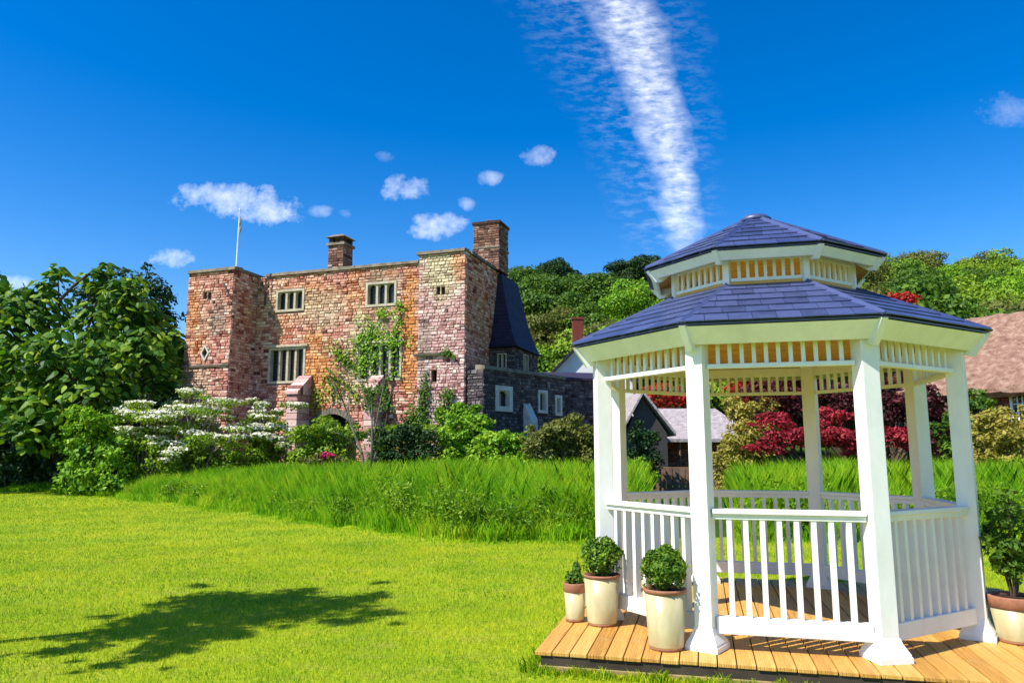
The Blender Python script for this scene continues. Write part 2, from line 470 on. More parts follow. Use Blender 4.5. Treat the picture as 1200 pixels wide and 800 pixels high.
# ------------------------------------------------------------ mesh helpers
class MB:
    def __init__(self):
        self.v = []; self.f = []; self.t = []
    def add(self, verts, faces, tint=None):
        n = len(self.v)
        self.v += [tuple(p) for p in verts]
        self.f += [tuple(i + n for i in q) for q in faces]
        if tint is not None:
            self.t += [tint] * len(verts)
    def box(self, x0, x1, y0, y1, z0, z1, tint=None, mx=None):
        vs = [Vector(p) for p in ((x0, y0, z0), (x1, y0, z0), (x1, y1, z0), (x0, y1, z0), (x0, y0, z1), (x1, y0, z1), (x1, y1, z1), (x0, y1, z1))]
        if mx:
            vs = [mx @ p for p in vs]
        self.add(vs, [(3, 2, 1, 0), (4, 5, 6, 7), (0, 1, 5, 4), (1, 2, 6, 5), (2, 3, 7, 6), (3, 0, 4, 7)], tint)
    def hexa(self, bot, top, tint=None):
        """closed solid between two matching polygons"""
        n = len(bot)
        self.add(list(bot) + list(top), [tuple(reversed(range(n))), tuple(range(n, 2 * n))] + [(i, (i + 1) % n, n + (i + 1) % n, n + i) for i in range(n)], tint)
    def tube(self, pts, rads, seg=6, cap=True):
        pts = [Vector(p) for p in pts]
        n0 = len(self.v)
        vs = []
        for i, p in enumerate(pts):
            d = (pts[min(i + 1, len(pts) - 1)] - pts[max(i - 1, 0)]).normalized()
            a = d.cross(Vector((0, 0, 1)))
            if a.length < 1e-3:
                a = d.cross(Vector((1, 0, 0)))
            a.normalize(); bb = d.cross(a)
            for k in range(seg):
                th = 2 * math.pi * k / seg
                vs.append(p + (a * math.cos(th) + bb * math.sin(th)) * rads[i])
        fs = []
        for i in range(len(pts) - 1):
            for k in range(seg):
                k2 = (k + 1) % seg
                fs.append((i * seg + k, i * seg + k2, (i + 1) * seg + k2, (i + 1) * seg + k))
        if cap:
            fs.append(tuple(reversed(range(seg))))
            fs.append(tuple(range((len(pts) - 1) * seg, len(pts) * seg)))
        self.add(vs, fs)
    def lathe(self, prof, seg=24, c=(0, 0, 0)):
        vs = []
        for r, z in prof:
            for k in range(seg):
                th = 2 * math.pi * k / seg
                vs.append((c[0] + r * math.cos(th), c[1] + r * math.sin(th), c[2] + z))
        fs = []
        for i in range(len(prof) - 1):
            for k in range(seg):
                k2 = (k + 1) % seg
                fs.append((i * seg + k, i * seg + k2, (i + 1) * seg + k2, (i + 1) * seg + k))
        fs.append(tuple(reversed(range(seg))))
        fs.append(tuple(range((len(prof) - 1) * seg, len(prof) * seg)))
        self.add(vs, fs)
    def mesh(self, name, material, smooth=False):
        me = bpy.data.meshes.new(name)
        me.from_pydata(self.v, [], self.f)
        if self.t:
            a = me.attributes.new('tint', 'FLOAT', 'POINT')
            a.data.foreach_set('value', self.t)
        me.materials.append(M[material])
        if smooth:
            me.polygons.foreach_set('use_smooth', [True] * len(me.polygons))
        me.update()
        return me
    def build(self, name, material, parent=None, smooth=False, bevel=0):
        o = bpy.data.objects.new(name, self.mesh(name, material, smooth))
        C.objects.link(o)
        if parent:
            o.parent = parent
        if bevel:
            md = o.modifiers.new('bevel', 'BEVEL')
            md.width = bevel; md.segments = 2; md.limit_method = 'ANGLE'
        return o
def link(name, me, parent=None):
    o = bpy.data.objects.new(name, me)
    C.objects.link(o)
    if parent:
        o.parent = parent
    return o
def tag(o, label=None, cat=None, group=None, kind=None):
    if label: o['label'] = label
    if cat: o['category'] = cat
    if group: o['group'] = group
    if kind: o['kind'] = kind
    return o
def thing(name, label, cat, loc=(0, 0, 0), rz=0.0, group=None):
    o = bpy.data.objects.new(name, None)
    C.objects.link(o)
    o.location = loc
    o.rotation_euler = (0, 0, rz)
    o.empty_display_size = 0.2
    return tag(o, label, cat, group)
def poly_mesh(name, V, nper, tint, material, smooth=False):
    """many separate equal polygons: V (N*nper,3)"""
    n = len(V) // nper
    me = bpy.data.meshes.new(name)
    me.vertices.add(len(V))
    me.vertices.foreach_set('co', np.ascontiguousarray(V, dtype=np.float32).ravel())
    me.loops.add(len(V))
    me.loops.foreach_set('vertex_index', np.arange(len(V), dtype=np.int32))
    me.polygons.add(n)
    me.polygons.foreach_set('loop_start', np.arange(0, len(V), nper, dtype=np.int32))
    me.polygons.foreach_set('loop_total', np.full(n, nper, dtype=np.int32))
    a = me.attributes.new('tint', 'FLOAT', 'POINT')
    a.data.foreach_set('value', np.ascontiguousarray(np.repeat(tint, nper), dtype=np.float32))
    me.materials.append(M[material])
    me.update(calc_edges=True)
    return me
def leaf_quads(P, Nn, size, aspect=0.55, rs=None):
    """rhombic leaves at P facing Nn"""
    rs = rs or rng
    n = len(P)
    Nn = Nn / (np.linalg.norm(Nn, axis=1, keepdims=True) + 1e-9)
    t = rs.normal(size=(n, 3))
    t -= Nn * (t * Nn).sum(1, keepdims=True)
    t /= np.linalg.norm(t, axis=1, keepdims=True) + 1e-9
    b = np.cross(Nn, t)
    s = (size * rs.uniform(0.65, 1.25, n))[:, None]
    V = np.empty((n, 4, 3))
    V[:, 0] = P - t * s * 0.5
    V[:, 1] = P + b * s * aspect * 0.5 - Nn * s * 0.06
    V[:, 2] = P + t * s * 0.5
    V[:, 3] = P - b * s * aspect * 0.5 - Nn * s * 0.06
    return V.reshape(-1, 3)
def puff_points(puffs, n, jitter=0.55, inner=0.62, up=0.25):
    """points and facings spread over a set of ellipsoidal clumps (x,y,z,rx,ry,rz)"""
    puffs = np.array(puffs, float)
    area = (puffs[:, 3] * puffs[:, 4] + puffs[:, 3] * puffs[:, 5] + puffs[:, 4] * puffs[:, 5])
    idx = rng.choice(len(puffs), size=n, p=area / area.sum())
    d = rng.normal(size=(n, 3))
    d /= np.linalg.norm(d, axis=1, keepdims=True)
    flip = (d[:, 2] < 0) & (rng.random(n) < 0.45)
    d[flip, 2] *= -1
    r = inner + (1.06 - inner) * np.sqrt(rng.random(n))
    # lumpy surface
    ph = puffs[idx, 0] * 3.1 + puffs[idx, 1] * 1.7
    r = r * (1 + 0.13 * np.sin(d[:, 0] * 6 + ph) * np.sin(d[:, 1] * 6 + 2 * ph) + 0.10 * np.sin(d[:, 2] * 9 + ph))
    P = puffs[idx, :3] + d * puffs[idx, 3:6] * r[:, None]
    N = d + rng.normal(size=(n, 3)) * jitter + np.array([0, 0, up])
    tint = np.clip(0.5 + 0.22 * rng.normal(size=n) + 0.16 * np.sin(idx * 12.9898), 0, 1)
    return P, N, tint
def leaf_mesh(name, puffs, n, size, material, aspect=0.6, **k):
    P, N, t = puff_points(puffs, n, **k)
    return poly_mesh(name, leaf_quads(P, N, size, aspect), 4, t, material)
def dup(root, loc, rz, scale=(1, 1, 1), label=None, group=None):
    r = root.copy(); C.objects.link(r)
    r.location = loc; r.rotation_euler = (0, 0, rz); r.scale = scale
    if label: r['label'] = label
    if group: r['group'] = group
    for ch in list(root.children):
        c = ch.copy(); C.objects.link(c); c.parent = r
    return r

# ------------------------------------------------------------ terrain
EDGE = [(-60, 44), (-40, 38), (-30, 34.5), (-20.96, 30.71), (-18.06, 29.41), (-13.94, 26.11), (-10.48, 23.09), (-7.86, 20.4), (-5.51, 18.04), (-3.61, 16.0),
        (-2.29, 14.52), (-0.92, 13.55), (0.3, 13.29), (1.33, 13.17), (8.77, 13.42), (14, 13.6), (30, 14), (60, 15)]
EX = np.array([e[0] for e in EDGE]); EY = np.array([e[1] for e in EDGE])
def sstep(a, b, x):
    t = np.clip((x - a) / (b - a), 0, 1)
    return t * t * (3 - 2 * t)
def edge_s(x, y):
    return y - np.interp(x, EX, EY)
def corridor(x, y):
    """1 on the grass banks, 0 on the path through them to the garden gate"""
    q = x / np.maximum(y, 1.0)
    return 1 - sstep(0.165, 0.185, q) * (1 - sstep(0.285, 0.305, q))
def bank_h(x):
    return np.interp(x, [-24, -18, -14, -8, -2, 4, 30], [0.05, 0.12, 0.25, 0.42, 0.5, 0.5, 0.5])
def height(x, y):
    x = np.asarray(x, float); y = np.asarray(y, float)
    s = edge_s(x, y)
    h = bank_h(x) * sstep(0.1, 2.4, s) * (0.35 + 0.65 * corridor(x, y))
    amp = np.interp(x, [-120, -40, -15, 0, 20, 60, 140], [6, 9, 12, 19, 20, 21, 21])
    st = np.interp(x, [-40, 0, 20, 40], [52, 50, 46, 40])
    t = np.clip((y - st) / (115 - st), 0, 1)
    hh = amp * (t * t * (3 - 2 * t))
    return h + hh
def hz(x, y):
    return float(height(x, y))
xs = np.concatenate([np.linspace(-400, -60, 12), np.linspace(-55, -25, 13), np.arange(-24, 24.1, 0.6), np.linspace(26, 60, 18), np.linspace(70, 400, 12)])
ys = np.concatenate([np.linspace(-200, 0, 8), np.linspace(3, 11, 6), np.arange(12, 40.1, 0.6), np.linspace(42, 130, 30), np.linspace(140, 700, 10)])
XX, YY = np.meshgrid(xs, ys)
ZZ = height(XX, YY)
V = np.stack([XX, YY, ZZ], -1).reshape(-1, 3)
nx, ny = len(xs), len(ys)
F = [(j * nx + i, j * nx + i + 1, (j + 1) * nx + i + 1, (j + 1) * nx + i) for j in range(ny - 1) for i in range(nx - 1)]
me = bpy.data.meshes.new('ground')
me.from_pydata(V.tolist(), [], F)
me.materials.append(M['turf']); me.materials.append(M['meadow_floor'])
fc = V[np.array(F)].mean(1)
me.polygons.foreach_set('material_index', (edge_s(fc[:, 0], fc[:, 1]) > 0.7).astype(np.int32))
me.polygons.foreach_set('use_smooth', [True] * len(me.polygons))
g = link('ground', me)
tag(g, 'mown green lawn rising to grassy banks and a hillside', None, None, 'structure')

# ------------------------------------------------------------ deck and gazebo
GX, GY, GROT = 2.3628, 6.8975, -0.2494
DZ = 0.14
GA = math.radians(-112.5)
deck = thing('deck', 'low square deck of ridged yellow softwood boards under the white gazebo', 'deck', (GX, GY, 0), GROT)
DU0, DU1, DV = -1.81, 2.35, 1.81
pitch = 0.1275
nb = int(round((DU1 - DU0) / pitch))
bm0 = MB(); bm0.box(-0.0595, 0.0595, -DV, DV, -0.014, 0.014)
bme = bm0.mesh('deck_board', 'decking')
for i in range(nb):
    o = link('deck_board', bme, deck)
    o.location = (DU0 + (i + 0.5) * pitch, random.uniform(-0.006, 0.006), DZ - 0.014 + random.uniform(-0.0015, 0.0015))
    md = o.modifiers.new('bevel', 'BEVEL'); md.width = 0.004; md.segments = 2
DU1 = DU0 + nb * pitch
mb = MB()
for yy in np.linspace(-DV + 0.06, DV - 0.06, 8):
    mb.box(DU0 + 0.05, DU1 - 0.05, yy - 0.022, yy + 0.022, 0.0, DZ - 0.0285)
mb.build('joist', 'old_timber', deck)
mb = MB(); mb.box(DU0 + 0.045, DU1 - 0.045, -DV + 0.012, -DV + 0.036, 0.045, DZ - 0.030); mb.build('edge_board', 'old_timber', deck)
mb = MB(); mb.box(DU0 + 0.045, DU0 + 0.069, -DV + 0.04, DV - 0.04, 0.0, DZ - 0.030); mb.build('edge_board', 'old_timber', deck)
mb = MB(); mb.box(DU0 + 0.03, DU1 - 0.03, -DV + 0.006, -DV + 0.11, -0.02, 0.043); mb.build('sleeper', 'sleeper', deck, bevel=0.006)

gz = thing('gazebo', 'white octagonal timber gazebo with two-tier slate roof standing on the deck', 'gazebo', (GX, GY, DZ), GROT)
RP, RE, ZE, RL, ZL, RU, ZU, ZA = 1.5587, 1.814, 2.371, 0.868, 2.820, 1.1015, 3.11, 3.66
def opt(k, r, z=0.0):
    a = GA + k * math.pi / 4
    return Vector((r * math.cos(a), r * math.sin(a), z))
def seg_frame(k, r):
    """matrix: origin mid of side k..k+1, x along side, y outward, z up"""
    p, q = opt(k, r), opt(k + 1, r)
    mid = (p + q) / 2
    ex = (q - p).normalized()
    ey = mid.normalized()
    m4 = Matrix.Identity(4)
    m4.col[0][:3] = ex; m4.col[1][:3] = ey; m4.col[2][:3] = (0, 0, 1); m4.col[3][:3] = mid
    return m4, (q - p).length
PS = 0.068
mbp = MB(); mbp.box(-PS, PS, -PS, PS, 0.10, 2.36); post_me = mbp.mesh('post', 'white_paint')
mbp = MB()
lv = [(0.122, 0.0), (0.122, 0.035), (0.114, 0.045), (0.114, 0.055), (0.082, 0.115), (0.070, 0.155)]
for (r0, z0), (r1, z1) in zip(lv[:-1], lv[1:]):
    if z1 - z0 < 1e-6: continue
    mbp.hexa([(-r0, -r0, z0), (r0, -r0, z0), (r0, r0, z0), (-r0, r0, z0)], [(-r1, -r1, z1), (r1, -r1, z1), (r1, r1, z1), (-r1, r1, z1)])
plinth_me = mbp.mesh('plinth', 'white_paint')
for k in range(8):
    o = link('post', post_me, gz)
    o.location = opt(k, RP)
    o.rotation_euler = (0, 0, GA + k * math.pi / 4)
    md = o.modifiers.new('bevel', 'BEVEL'); md.width = 0.006; md.segments = 2
    q_ = link('plinth', plinth_me, o)
# railings: all sides but the doorway (6: between the two left rear posts)
bal = MB(); bal.box(-0.018, 0.018, -0.026, 0.026, 0.232, 0.938); bal_me = bal.mesh('baluster', 'white_paint')
for k in range(8):
    if k == 6:
        continue
    m4, ln = seg_frame(k, RP)
    hl = ln / 2 - PS - 0.001
    hr = MB()
    hr.box(-hl, hl, -0.052, 0.052, 0.965, 1.0)
    hr.box(-hl, hl, -0.032, 0.032, 0.925, 0.964)
    rail = hr.build('railing', 'white_paint', gz, bevel=0.005)
    rail.matrix_local = m4
    br = MB(); br.box(-hl, hl, -0.036, 0.036, 0.115, 0.235)
    br.build('bottom_rail', 'white_paint', rail, bevel=0.006)
    for i in range(8):
        o = link('baluster', bal_me, rail)
        o.location = (-hl + (i + 1) * 2 * hl / 9 - 0.0 , 0, 0)
# friezes
sl_ = MB(); sl_.box(-0.0145, 0.0145, -0.014, 0.014, 2.082, 2.262); slat_me = sl_.mesh('slat', 'white_paint')
for k in range(8):
    m4, ln = seg_frame(k, RP)
    hl = ln / 2 - PS - 0.001
    fr = MB(); fr.box(-hl, hl, -0.03, 0.03, 2.049, 2.083); fr.box(-hl, hl, -0.03, 0.03, 2.255, 2.345)
    fz = fr.build('frieze', 'white_paint', gz, bevel=0.003)
    fz.matrix_local = m4
    for i in range(11):
        o = link('slat', slat_me, fz)
        o.location = (-hl + (i + 1) * 2 * hl / 12, 0, 0)
# sloping fascia boards and corner rafter tails
def ring_board(name, k, r0, z0, r1, z1, th, parent, material='white_paint', g_=0.0):
    a0, a1 = opt(k, r0, z0), opt(k + 1, r0, z0)
    b0, b1 = opt(k, r1, z1), opt(k + 1, r1, z1)
    out = (opt(k, 1) + opt(k + 1, 1)).normalized()
    e = (a1 - a0).normalized() * g_
    q = MB()
    q.hexa([a0 + e, a1 - e, a1 - e - out * th, a0 + e - out * th], [b0 + e, b1 - e, b1 - e - out * th, b0 + e - out * th])
    return q.build(name, material, parent)
def tail(name, k, pts, wdt, parent):
    """vertical plate in the radial plane of corner k; pts = (r, z)"""
    a = GA + k * math.pi / 4
    n = Vector((-math.sin(a), math.cos(a), 0)) * wdt / 2
    poly = [opt(k, r, z) for r, z in pts]
    q = MB(); q.hexa([p - n for p in poly], [p + n for p in poly])
    return q.build(name, 'white_paint', parent)
for k in range(8):
    ring_board('fascia', k, 1.69, 2.225, RE - 0.012, ZE - 0.022, 0.02, gz)
    tail('rafter_tail', k, [(1.50, 2.32), (1.62, 2.20), (1.70, 2.175), (RE + 0.012, ZE - 0.018), (RE - 0.03, ZE - 0.008)], 0.05, gz)
# roofs
def roof_shell(r0, z0, r1, z1, name, drop=0.016):
    q = MB()
    n = 8
    vs = [opt(k, r0, z0) for k in range(n)] + [opt(k, r1, z1) for k in range(n)] + [opt(k, r0, z0 - drop) for k in range(n)] + [opt(k, r1, z1 - drop) for k in range(n)]
    fs = []
    for k in range(n):
        k2 = (k + 1) % n
        fs += [(k, k2, n + k2, n + k), (2 * n + k2, 2 * n + k, 3 * n + k, 3 * n + k2), (k2, k, 2 * n + k, 2 * n + k2), (n + k, n + k2, 3 * n + k2, 3 * n + k)]
    q.add(vs, fs)
    return q.build(name, 'slate', gz)
def shingles(roof, r0, z0, r1, z1, rows, width, single):
    rest = MB()
    for k in range(8):
        e0, e1 = opt(k, r0, z0), opt(k + 1, r0, z0)
        t0, t1 = opt(k, r1, z1), opt(k + 1, r1, z1)
        mid0, mid1 = (e0 + e1) / 2, (t0 + t1) / 2
        ex = (e1 - e0).normalized(); es = (mid1 - mid0); Ls = es.length; es = es / Ls
        en = ex.cross(es)
        if en.z < 0: en = -en
        W0, W1 = (e1 - e0).length / 2, (t1 - t0).length / 2
        hw = lambda s: W0 + (W1 - W0) * s / Ls
        rh = Ls / rows
        for i in range(rows):
            s0 = i * rh - (0.022 if i == 0 else 0.0)
            s1 = min((i + 1) * rh + 0.02, Ls)
            h0, h1 = hw(s0), hw(s1)
            x = -h0 - (0.0 if i % 2 == 0 else width * 0.5) - 0.02 * (i % 3)
            while x < h0:
                a, b_ = x + 0.002, x + width - 0.002
                x += width
                ab, bb_ = max(a, -h0), min(b_, h0)
                at_, bt = max(a, -h1), min(b_, h1)
                if bb_ - ab < 0.012:
                    continue
                if bt < at_:
                    c_ = -h1 if bt < 0 and at_ <= -h1 + 1e-6 else h1
                    at_ = bt = c_
                    at_ -= 0.001; bt += 0.001
                lo, hi = 0.016, 0.005
                jz = random.uniform(-0.0015, 0.0015)
                th = 0.009
                P4 = [mid0 + ex * ab + es * s0 + en * (lo + jz), mid0 + ex * bb_ + es * s0 + en * (lo + jz), mid0 + ex * bt + es * s1 + en * hi, mid0 + ex * at_ + es * s1 + en * hi]
                top = [p + en * th for p in P4]
                if k in single:
                    q = MB(); q.hexa(P4, top); q.build('shingle', 'slate', roof)
                else:
                    rest.hexa(P4, top)
    if rest.v:
        o = rest.build('rear_shingles', 'slate', roof); o['kind'] = 'stuff'
rf = roof_shell(RE, ZE, RL - 0.03, ZL + 0.0142, 'lower_roof')
shingles(rf, RE, ZE, RL - 0.02, ZL + 0.0095, 6, 0.172, (7, 0, 1, 2, 6))
ru = roof_shell(RU, ZU, 0.05, ZA - 0.02, 'upper_roof')
shingles(ru, RU, ZU, 0.05, ZA - 0.02, 7, 0.172, (7, 0, 1))
for (r0, z0, r1, z1, par) in ((RE + 0.02, ZE + 0.013, RL - 0.01, ZL + 0.026, rf), (RU + 0.02, ZU + 0.015, 0.06, ZA - 0.0, ru)):
    for k in range(8):
        a = GA + k * math.pi / 4
        n = Vector((-math.sin(a), math.cos(a), 0)) * 0.036
        p, q = opt(k, r0, z0), opt(k, r1, z1)
        up = Vector((0, 0, 0.018)); dn = Vector((0, 0, -0.012))
        mb = MB()
        mb.hexa([p - n + dn, p + up, p + n + dn], [q - n * 0.9 + dn, q + up, q + n * 0.9 + dn])
        mb.build('hip_cap', 'slate', par)
mb = MB(); mb.lathe([(0.15, ZA - 0.045), (0.155, ZA - 0.02), (0.11, ZA + 0.018), (0.03, ZA + 0.035)], 16); mb.build('roof_cap', 'slate', ru, True)
# pine ceiling under each roof
def ceiling(r0, z0, r1, z1, par, name):
    q = MB()
    vs = [opt(k, r0, z0) for k in range(8)] + [opt(k, r1, z1) for k in range(8)]
    q.add(vs, [((k + 1) % 8, k, 8 + k, 8 + (k + 1) % 8) for k in range(8)])
    o = q.build(name, 'pine', par)
    md = o.modifiers.new('solid', 'SOLIDIFY'); md.thickness = 0.012; md.offset = 0
ceiling(RE - 0.06, ZE - 0.028, RL - 0.03, ZL - 0.035, rf, 'ceiling')
ceiling(RU - 0.05, ZU - 0.028, 0.05, ZA - 0.07, ru, 'ceiling')
# lantern between the two roofs
RLP = RL - 0.035
lan = MB()
ro, ri = RLP + 0.012, RLP - 0.02
vs_ = [opt(k, r, z) for (r, z) in ((ro, ZL - 0.06), (ro, ZL - 0.031), (ri, ZL - 0.031), (ri, ZL - 0.06)) for k in range(8)]
lan.add(vs_, [(a * 8 + k, a * 8 + (k + 1) % 8, ((a + 1) % 4) * 8 + (k + 1) % 8, ((a + 1) % 4) * 8 + k) for a in range(4) for k in range(8)])
lantern = lan.build('lantern', 'white_paint', gz)
lp = MB(); lp.box(-0.028, 0.028, -0.028, 0.028, ZL - 0.03, ZU + 0.02); lp_me = lp.mesh('lantern_post', 'white_paint')
for k in range(8):
    o = link('lantern_post', lp_me, lantern)
    o.matrix_local = Matrix.Translation(opt(k, RLP)) @ Matrix.Rotation(GA + k * math.pi / 4, 4, 'Z')
sl2 = MB(); sl2.box(-0.013, 0.013, -0.011, 0.011, ZL + 0.075, ZU - 0.052); sl2_me = sl2.mesh('slat', 'white_paint')
for k in range(8):
    m4, ln = seg_frame(k, RLP)
    hl = ln / 2 - 0.029
    q = MB(); q.box(-hl, hl, -0.016, 0.016, ZL + 0.05, ZL + 0.078); q.box(-hl, hl, -0.016, 0.016, ZU - 0.056, ZU + 0.0)
    o = q.build('lantern_rail', 'white_paint', lantern); o.matrix_local = m4
    q = MB(); q.box(-hl, hl, -0.010, 0.010, ZL - 0.03, ZL + 0.0495)
    o = q.build('lantern_board', 'pine', lantern); o.matrix_local = m4
    for i in range(7):
        o = link('slat', sl2_me, lantern)
        o.matrix_local = m4 @ Matrix.Translation((-hl + (i + 1) * 2 * hl / 8, 0, 0))
    ring_board('upper_fascia', k, RU - 0.075, ZU - 0.085, RU - 0.015, ZU - 0.018, 0.018, gz)
    tail('upper_rafter_tail', k, [(0.86, ZU - 0.03), (0.97, ZU - 0.115), (1.03, ZU - 0.12), (RU + 0.01, ZU - 0.018), (RU - 0.03, ZU - 0.008)], 0.04, gz)

# ------------------------------------------------------------ potted plants
def pot(root, rb, rt, h, rim_h, label_dark=False):
    p = MB(); p.lathe([(rb * 0.97, 0.0), (rb, 0.012), (rb * 1.005, 0.02)], 32); p.build('pot_base', 'terracotta', root, True)
    p = MB(); p.lathe([(rb, 0.02), (rb * 1.02, 0.03), (rt * 0.985, h - rim_h)], 32); p.build('pot', 'cream_glaze', root, True)
    p = MB(); p.lathe([(rt * 0.985, h - rim_h), (rt * 1.04, h - rim_h + 0.006), (rt * 1.06, h - 0.008), (rt * 1.04, h), (rt * 0.93, h), (rt * 0.90, h - 0.02)], 32); p.build('rim', 'terracotta', root, True)
    p = MB(); p.lathe([(rt * 0.9, h - 0.026), (rt * 0.86, h - 0.018), (rt * 0.3, h - 0.008)], 20); p.build('soil', 'soil', root)
p1 = atz(674, 727, DZ); p2 = atz(706, 731, DZ); p3 = atz(781, 759, DZ); p4 = atz(1194, 752, DZ)
def box_ball(root, h, r, n):
    puffs = [(0, 0, h, r * 0.86, r * 0.86, r * 0.84)]
    for i in range(26):
        d = rng.normal(size=3); d /= np.linalg.norm(d); d[2] = abs(d[2]) * (1 if rng.random() < .75 else -0.6)
        rr = r * rng.uniform(0.22, 0.34)
        puffs.append((*(np.array([0, 0, h]) + d * r * 0.72), rr, rr, rr))
    o = link('foliage', leaf_mesh('foliage', puffs, n, 0.030, 'leaf_box', 0.62, jitter=0.6, inner=0.5), root)
    o['kind'] = 'stuff'
    t = MB(); t.tube([(0, 0, h - r - 0.04), (0.004, 0, h - 0.4 * r), (0, 0.005, h)], [0.012, 0.010, 0.006]); t.build('stem', 'bark', root)
t = thing('potted_shrub', 'clipped box ball in large cream pot, the one against the front corner post', 'potted plant', p3, 0.3, 'clipped box balls in cream pots')
pot(t, 0.125, 0.152, 0.425, 0.03); box_ball(t, 0.555, 0.176, 6000)
t = thing('potted_shrub', 'clipped box ball in large cream pot with small pot leaning at its side', 'potted plant', p2, 1.3, 'clipped box balls in cream pots')
pot(t, 0.122, 0.150, 0.405, 0.025); box_ball(t, 0.535, 0.182, 6000)
t = thing('potted_plant', 'little cream pot with wide terracotta rim and sparse young plant on deck corner', 'potted plant', p1, 0.0)
pot(t, 0.078, 0.092, 0.315, 0.075)
o = link('foliage', leaf_mesh('foliage', [(0, 0, .35, .075, .075, .06), (0.02, .02, .42, .035, .035, .06)], 420, 0.035, 'leaf_mid', 0.55), t); o['kind'] = 'stuff'
mb = MB(); mb.tube([(0, 0, .30), (.015, .01, .42), (.03, .0, .56)], [.006, .005, .002], 5); mb.tube([(0, 0, .30), (-.015, .02, .38)], [.004, .002], 5); mb.build('stem', 'bark', t)
t = thing('potted_tree', 'terracotta-rimmed cream pot of tall glossy leafy shrub beside the right gazebo post', 'potted plant', p4, 0.0)
pot(t, 0.130, 0.172, 0.34, 0.085)
puffs = []
st = MB()
for i in range(9):
    a = i * 2.4; rr = 0.03 + 0.025 * i
    tip = Vector((rr * math.cos(a), rr * math.sin(a), 0.62 + 0.055 * ((i * 5) % 9)))
    st.tube([(0.01 * math.cos(a), 0.01 * math.sin(a), 0.3), tip * 0.6 + Vector((0, 0, 0.18)), tip], [.009, .007, .003], 5)
    for s_ in (0.55, 0.75, 0.92, 1.05):
        puffs.append((tip.x * s_ * 1.15, tip.y * s_ * 1.15, 0.30 + (tip.z - 0.30) * s_, .065, .065, .05))
st.build('stem', 'bark', t)
o = link('foliage', leaf_mesh('foliage', puffs, 1500, 0.062, 'leaf_mid', 0.45, jitter=0.8), t); o['kind'] = 'stuff'

# ------------------------------------------------------------ castle gatehouse
CA = R(-19)
CO = Vector((-11.33, 32.09, 0.0))
GZ = 0.2                                  # buried a little in the bank
castle = thing('gatehouse', 'ruddy medieval stone gatehouse with projecting tower and flat parapets behind the shrubs', 'castle', CO, CA)
exc = Vector((math.cos(CA), math.sin(CA), 0)); eyc = Vector((-math.sin(CA), math.cos(CA), 0))
def cl(px, py, ly=0.0):
    """photo pixel on the gatehouse wall plane local y = ly -> local x, z"""
    d = ray(px, py); o_ = Vector((0, 0, EYE)) - CO
    t_ = (ly - o_.dot(eyc)) / d.dot(eyc)
    P = o_ + d * t_
    return P.dot(exc), P.z
def cside(px, py, lx):
    d = ray(px, py); o_ = Vector((0, 0, EYE)) - CO
    t_ = (lx - o_.dot(exc)) / d.dot(exc)
    P = o_ + d * t_
    return P.dot(eyc), P.z
def lay_stones(mb, fr, x0, x1, z0, z1, opens, sw=(0.11, 0.34), sh=(0.085, 0.16), proud=(0.008, 0.045), gap=0.007, rs=random):
    """coursed rubble on a plane. fr(x, z, d) -> 3D point, d = height above the wall"""
    z = z0
    while z < z1 - 0.03:
        h = rs.uniform(*sh)
        if z + h > z1 - 0.06: h = z1 - z
        x = x0
        while x < x1 - 0.02:
            wd = rs.uniform(*sw)
            if x + wd > x1 - 0.1: wd = x1 - x
            a, b_, c_, d_ = x + gap, x + wd - gap, z + gap, z + h - gap
            x += wd
            segs = [(a, b_)]
            for (ox0, ox1, oz0, oz1) in opens:
                if d_ <= oz0 or c_ >= oz1: continue
                ns = []
                for (p, q) in segs:
                    if q <= ox0 or p >= ox1: ns.append((p, q)); continue
                    if p < ox0: ns.append((p, ox0))
                    if q > ox1: ns.append((ox1, q))
                segs = ns
            for (p, q) in segs:
                if q - p < 0.05: continue
                pr = rs.uniform(*proud)
                j = lambda k=0.014: rs.uniform(-k, k)
                bv = min(0.022, (q - p) * 0.2, (d_ - c_) * 0.25)
                B = [fr(p, c_, 0), fr(q, c_, 0), fr(q, d_, 0), fr(p, d_, 0)]
                T = [fr(p + bv + j(), c_ + bv + j(), pr + j(0.006)), fr(q - bv + j(), c_ + bv + j(), pr + j(0.006)), fr(q - bv + j(), d_ - bv + j(), pr + j(0.006)), fr(p + bv + j(), d_ - bv + j(), pr + j(0.006))]
                mb.add(B + T, [(4, 5, 6, 7), (0, 1, 5, 4), (1, 2, 6, 5), (2, 3, 7, 6), (3, 0, 4, 7)], min(1, max(0, rs.gauss(0.5, 0.21))))
        z += h
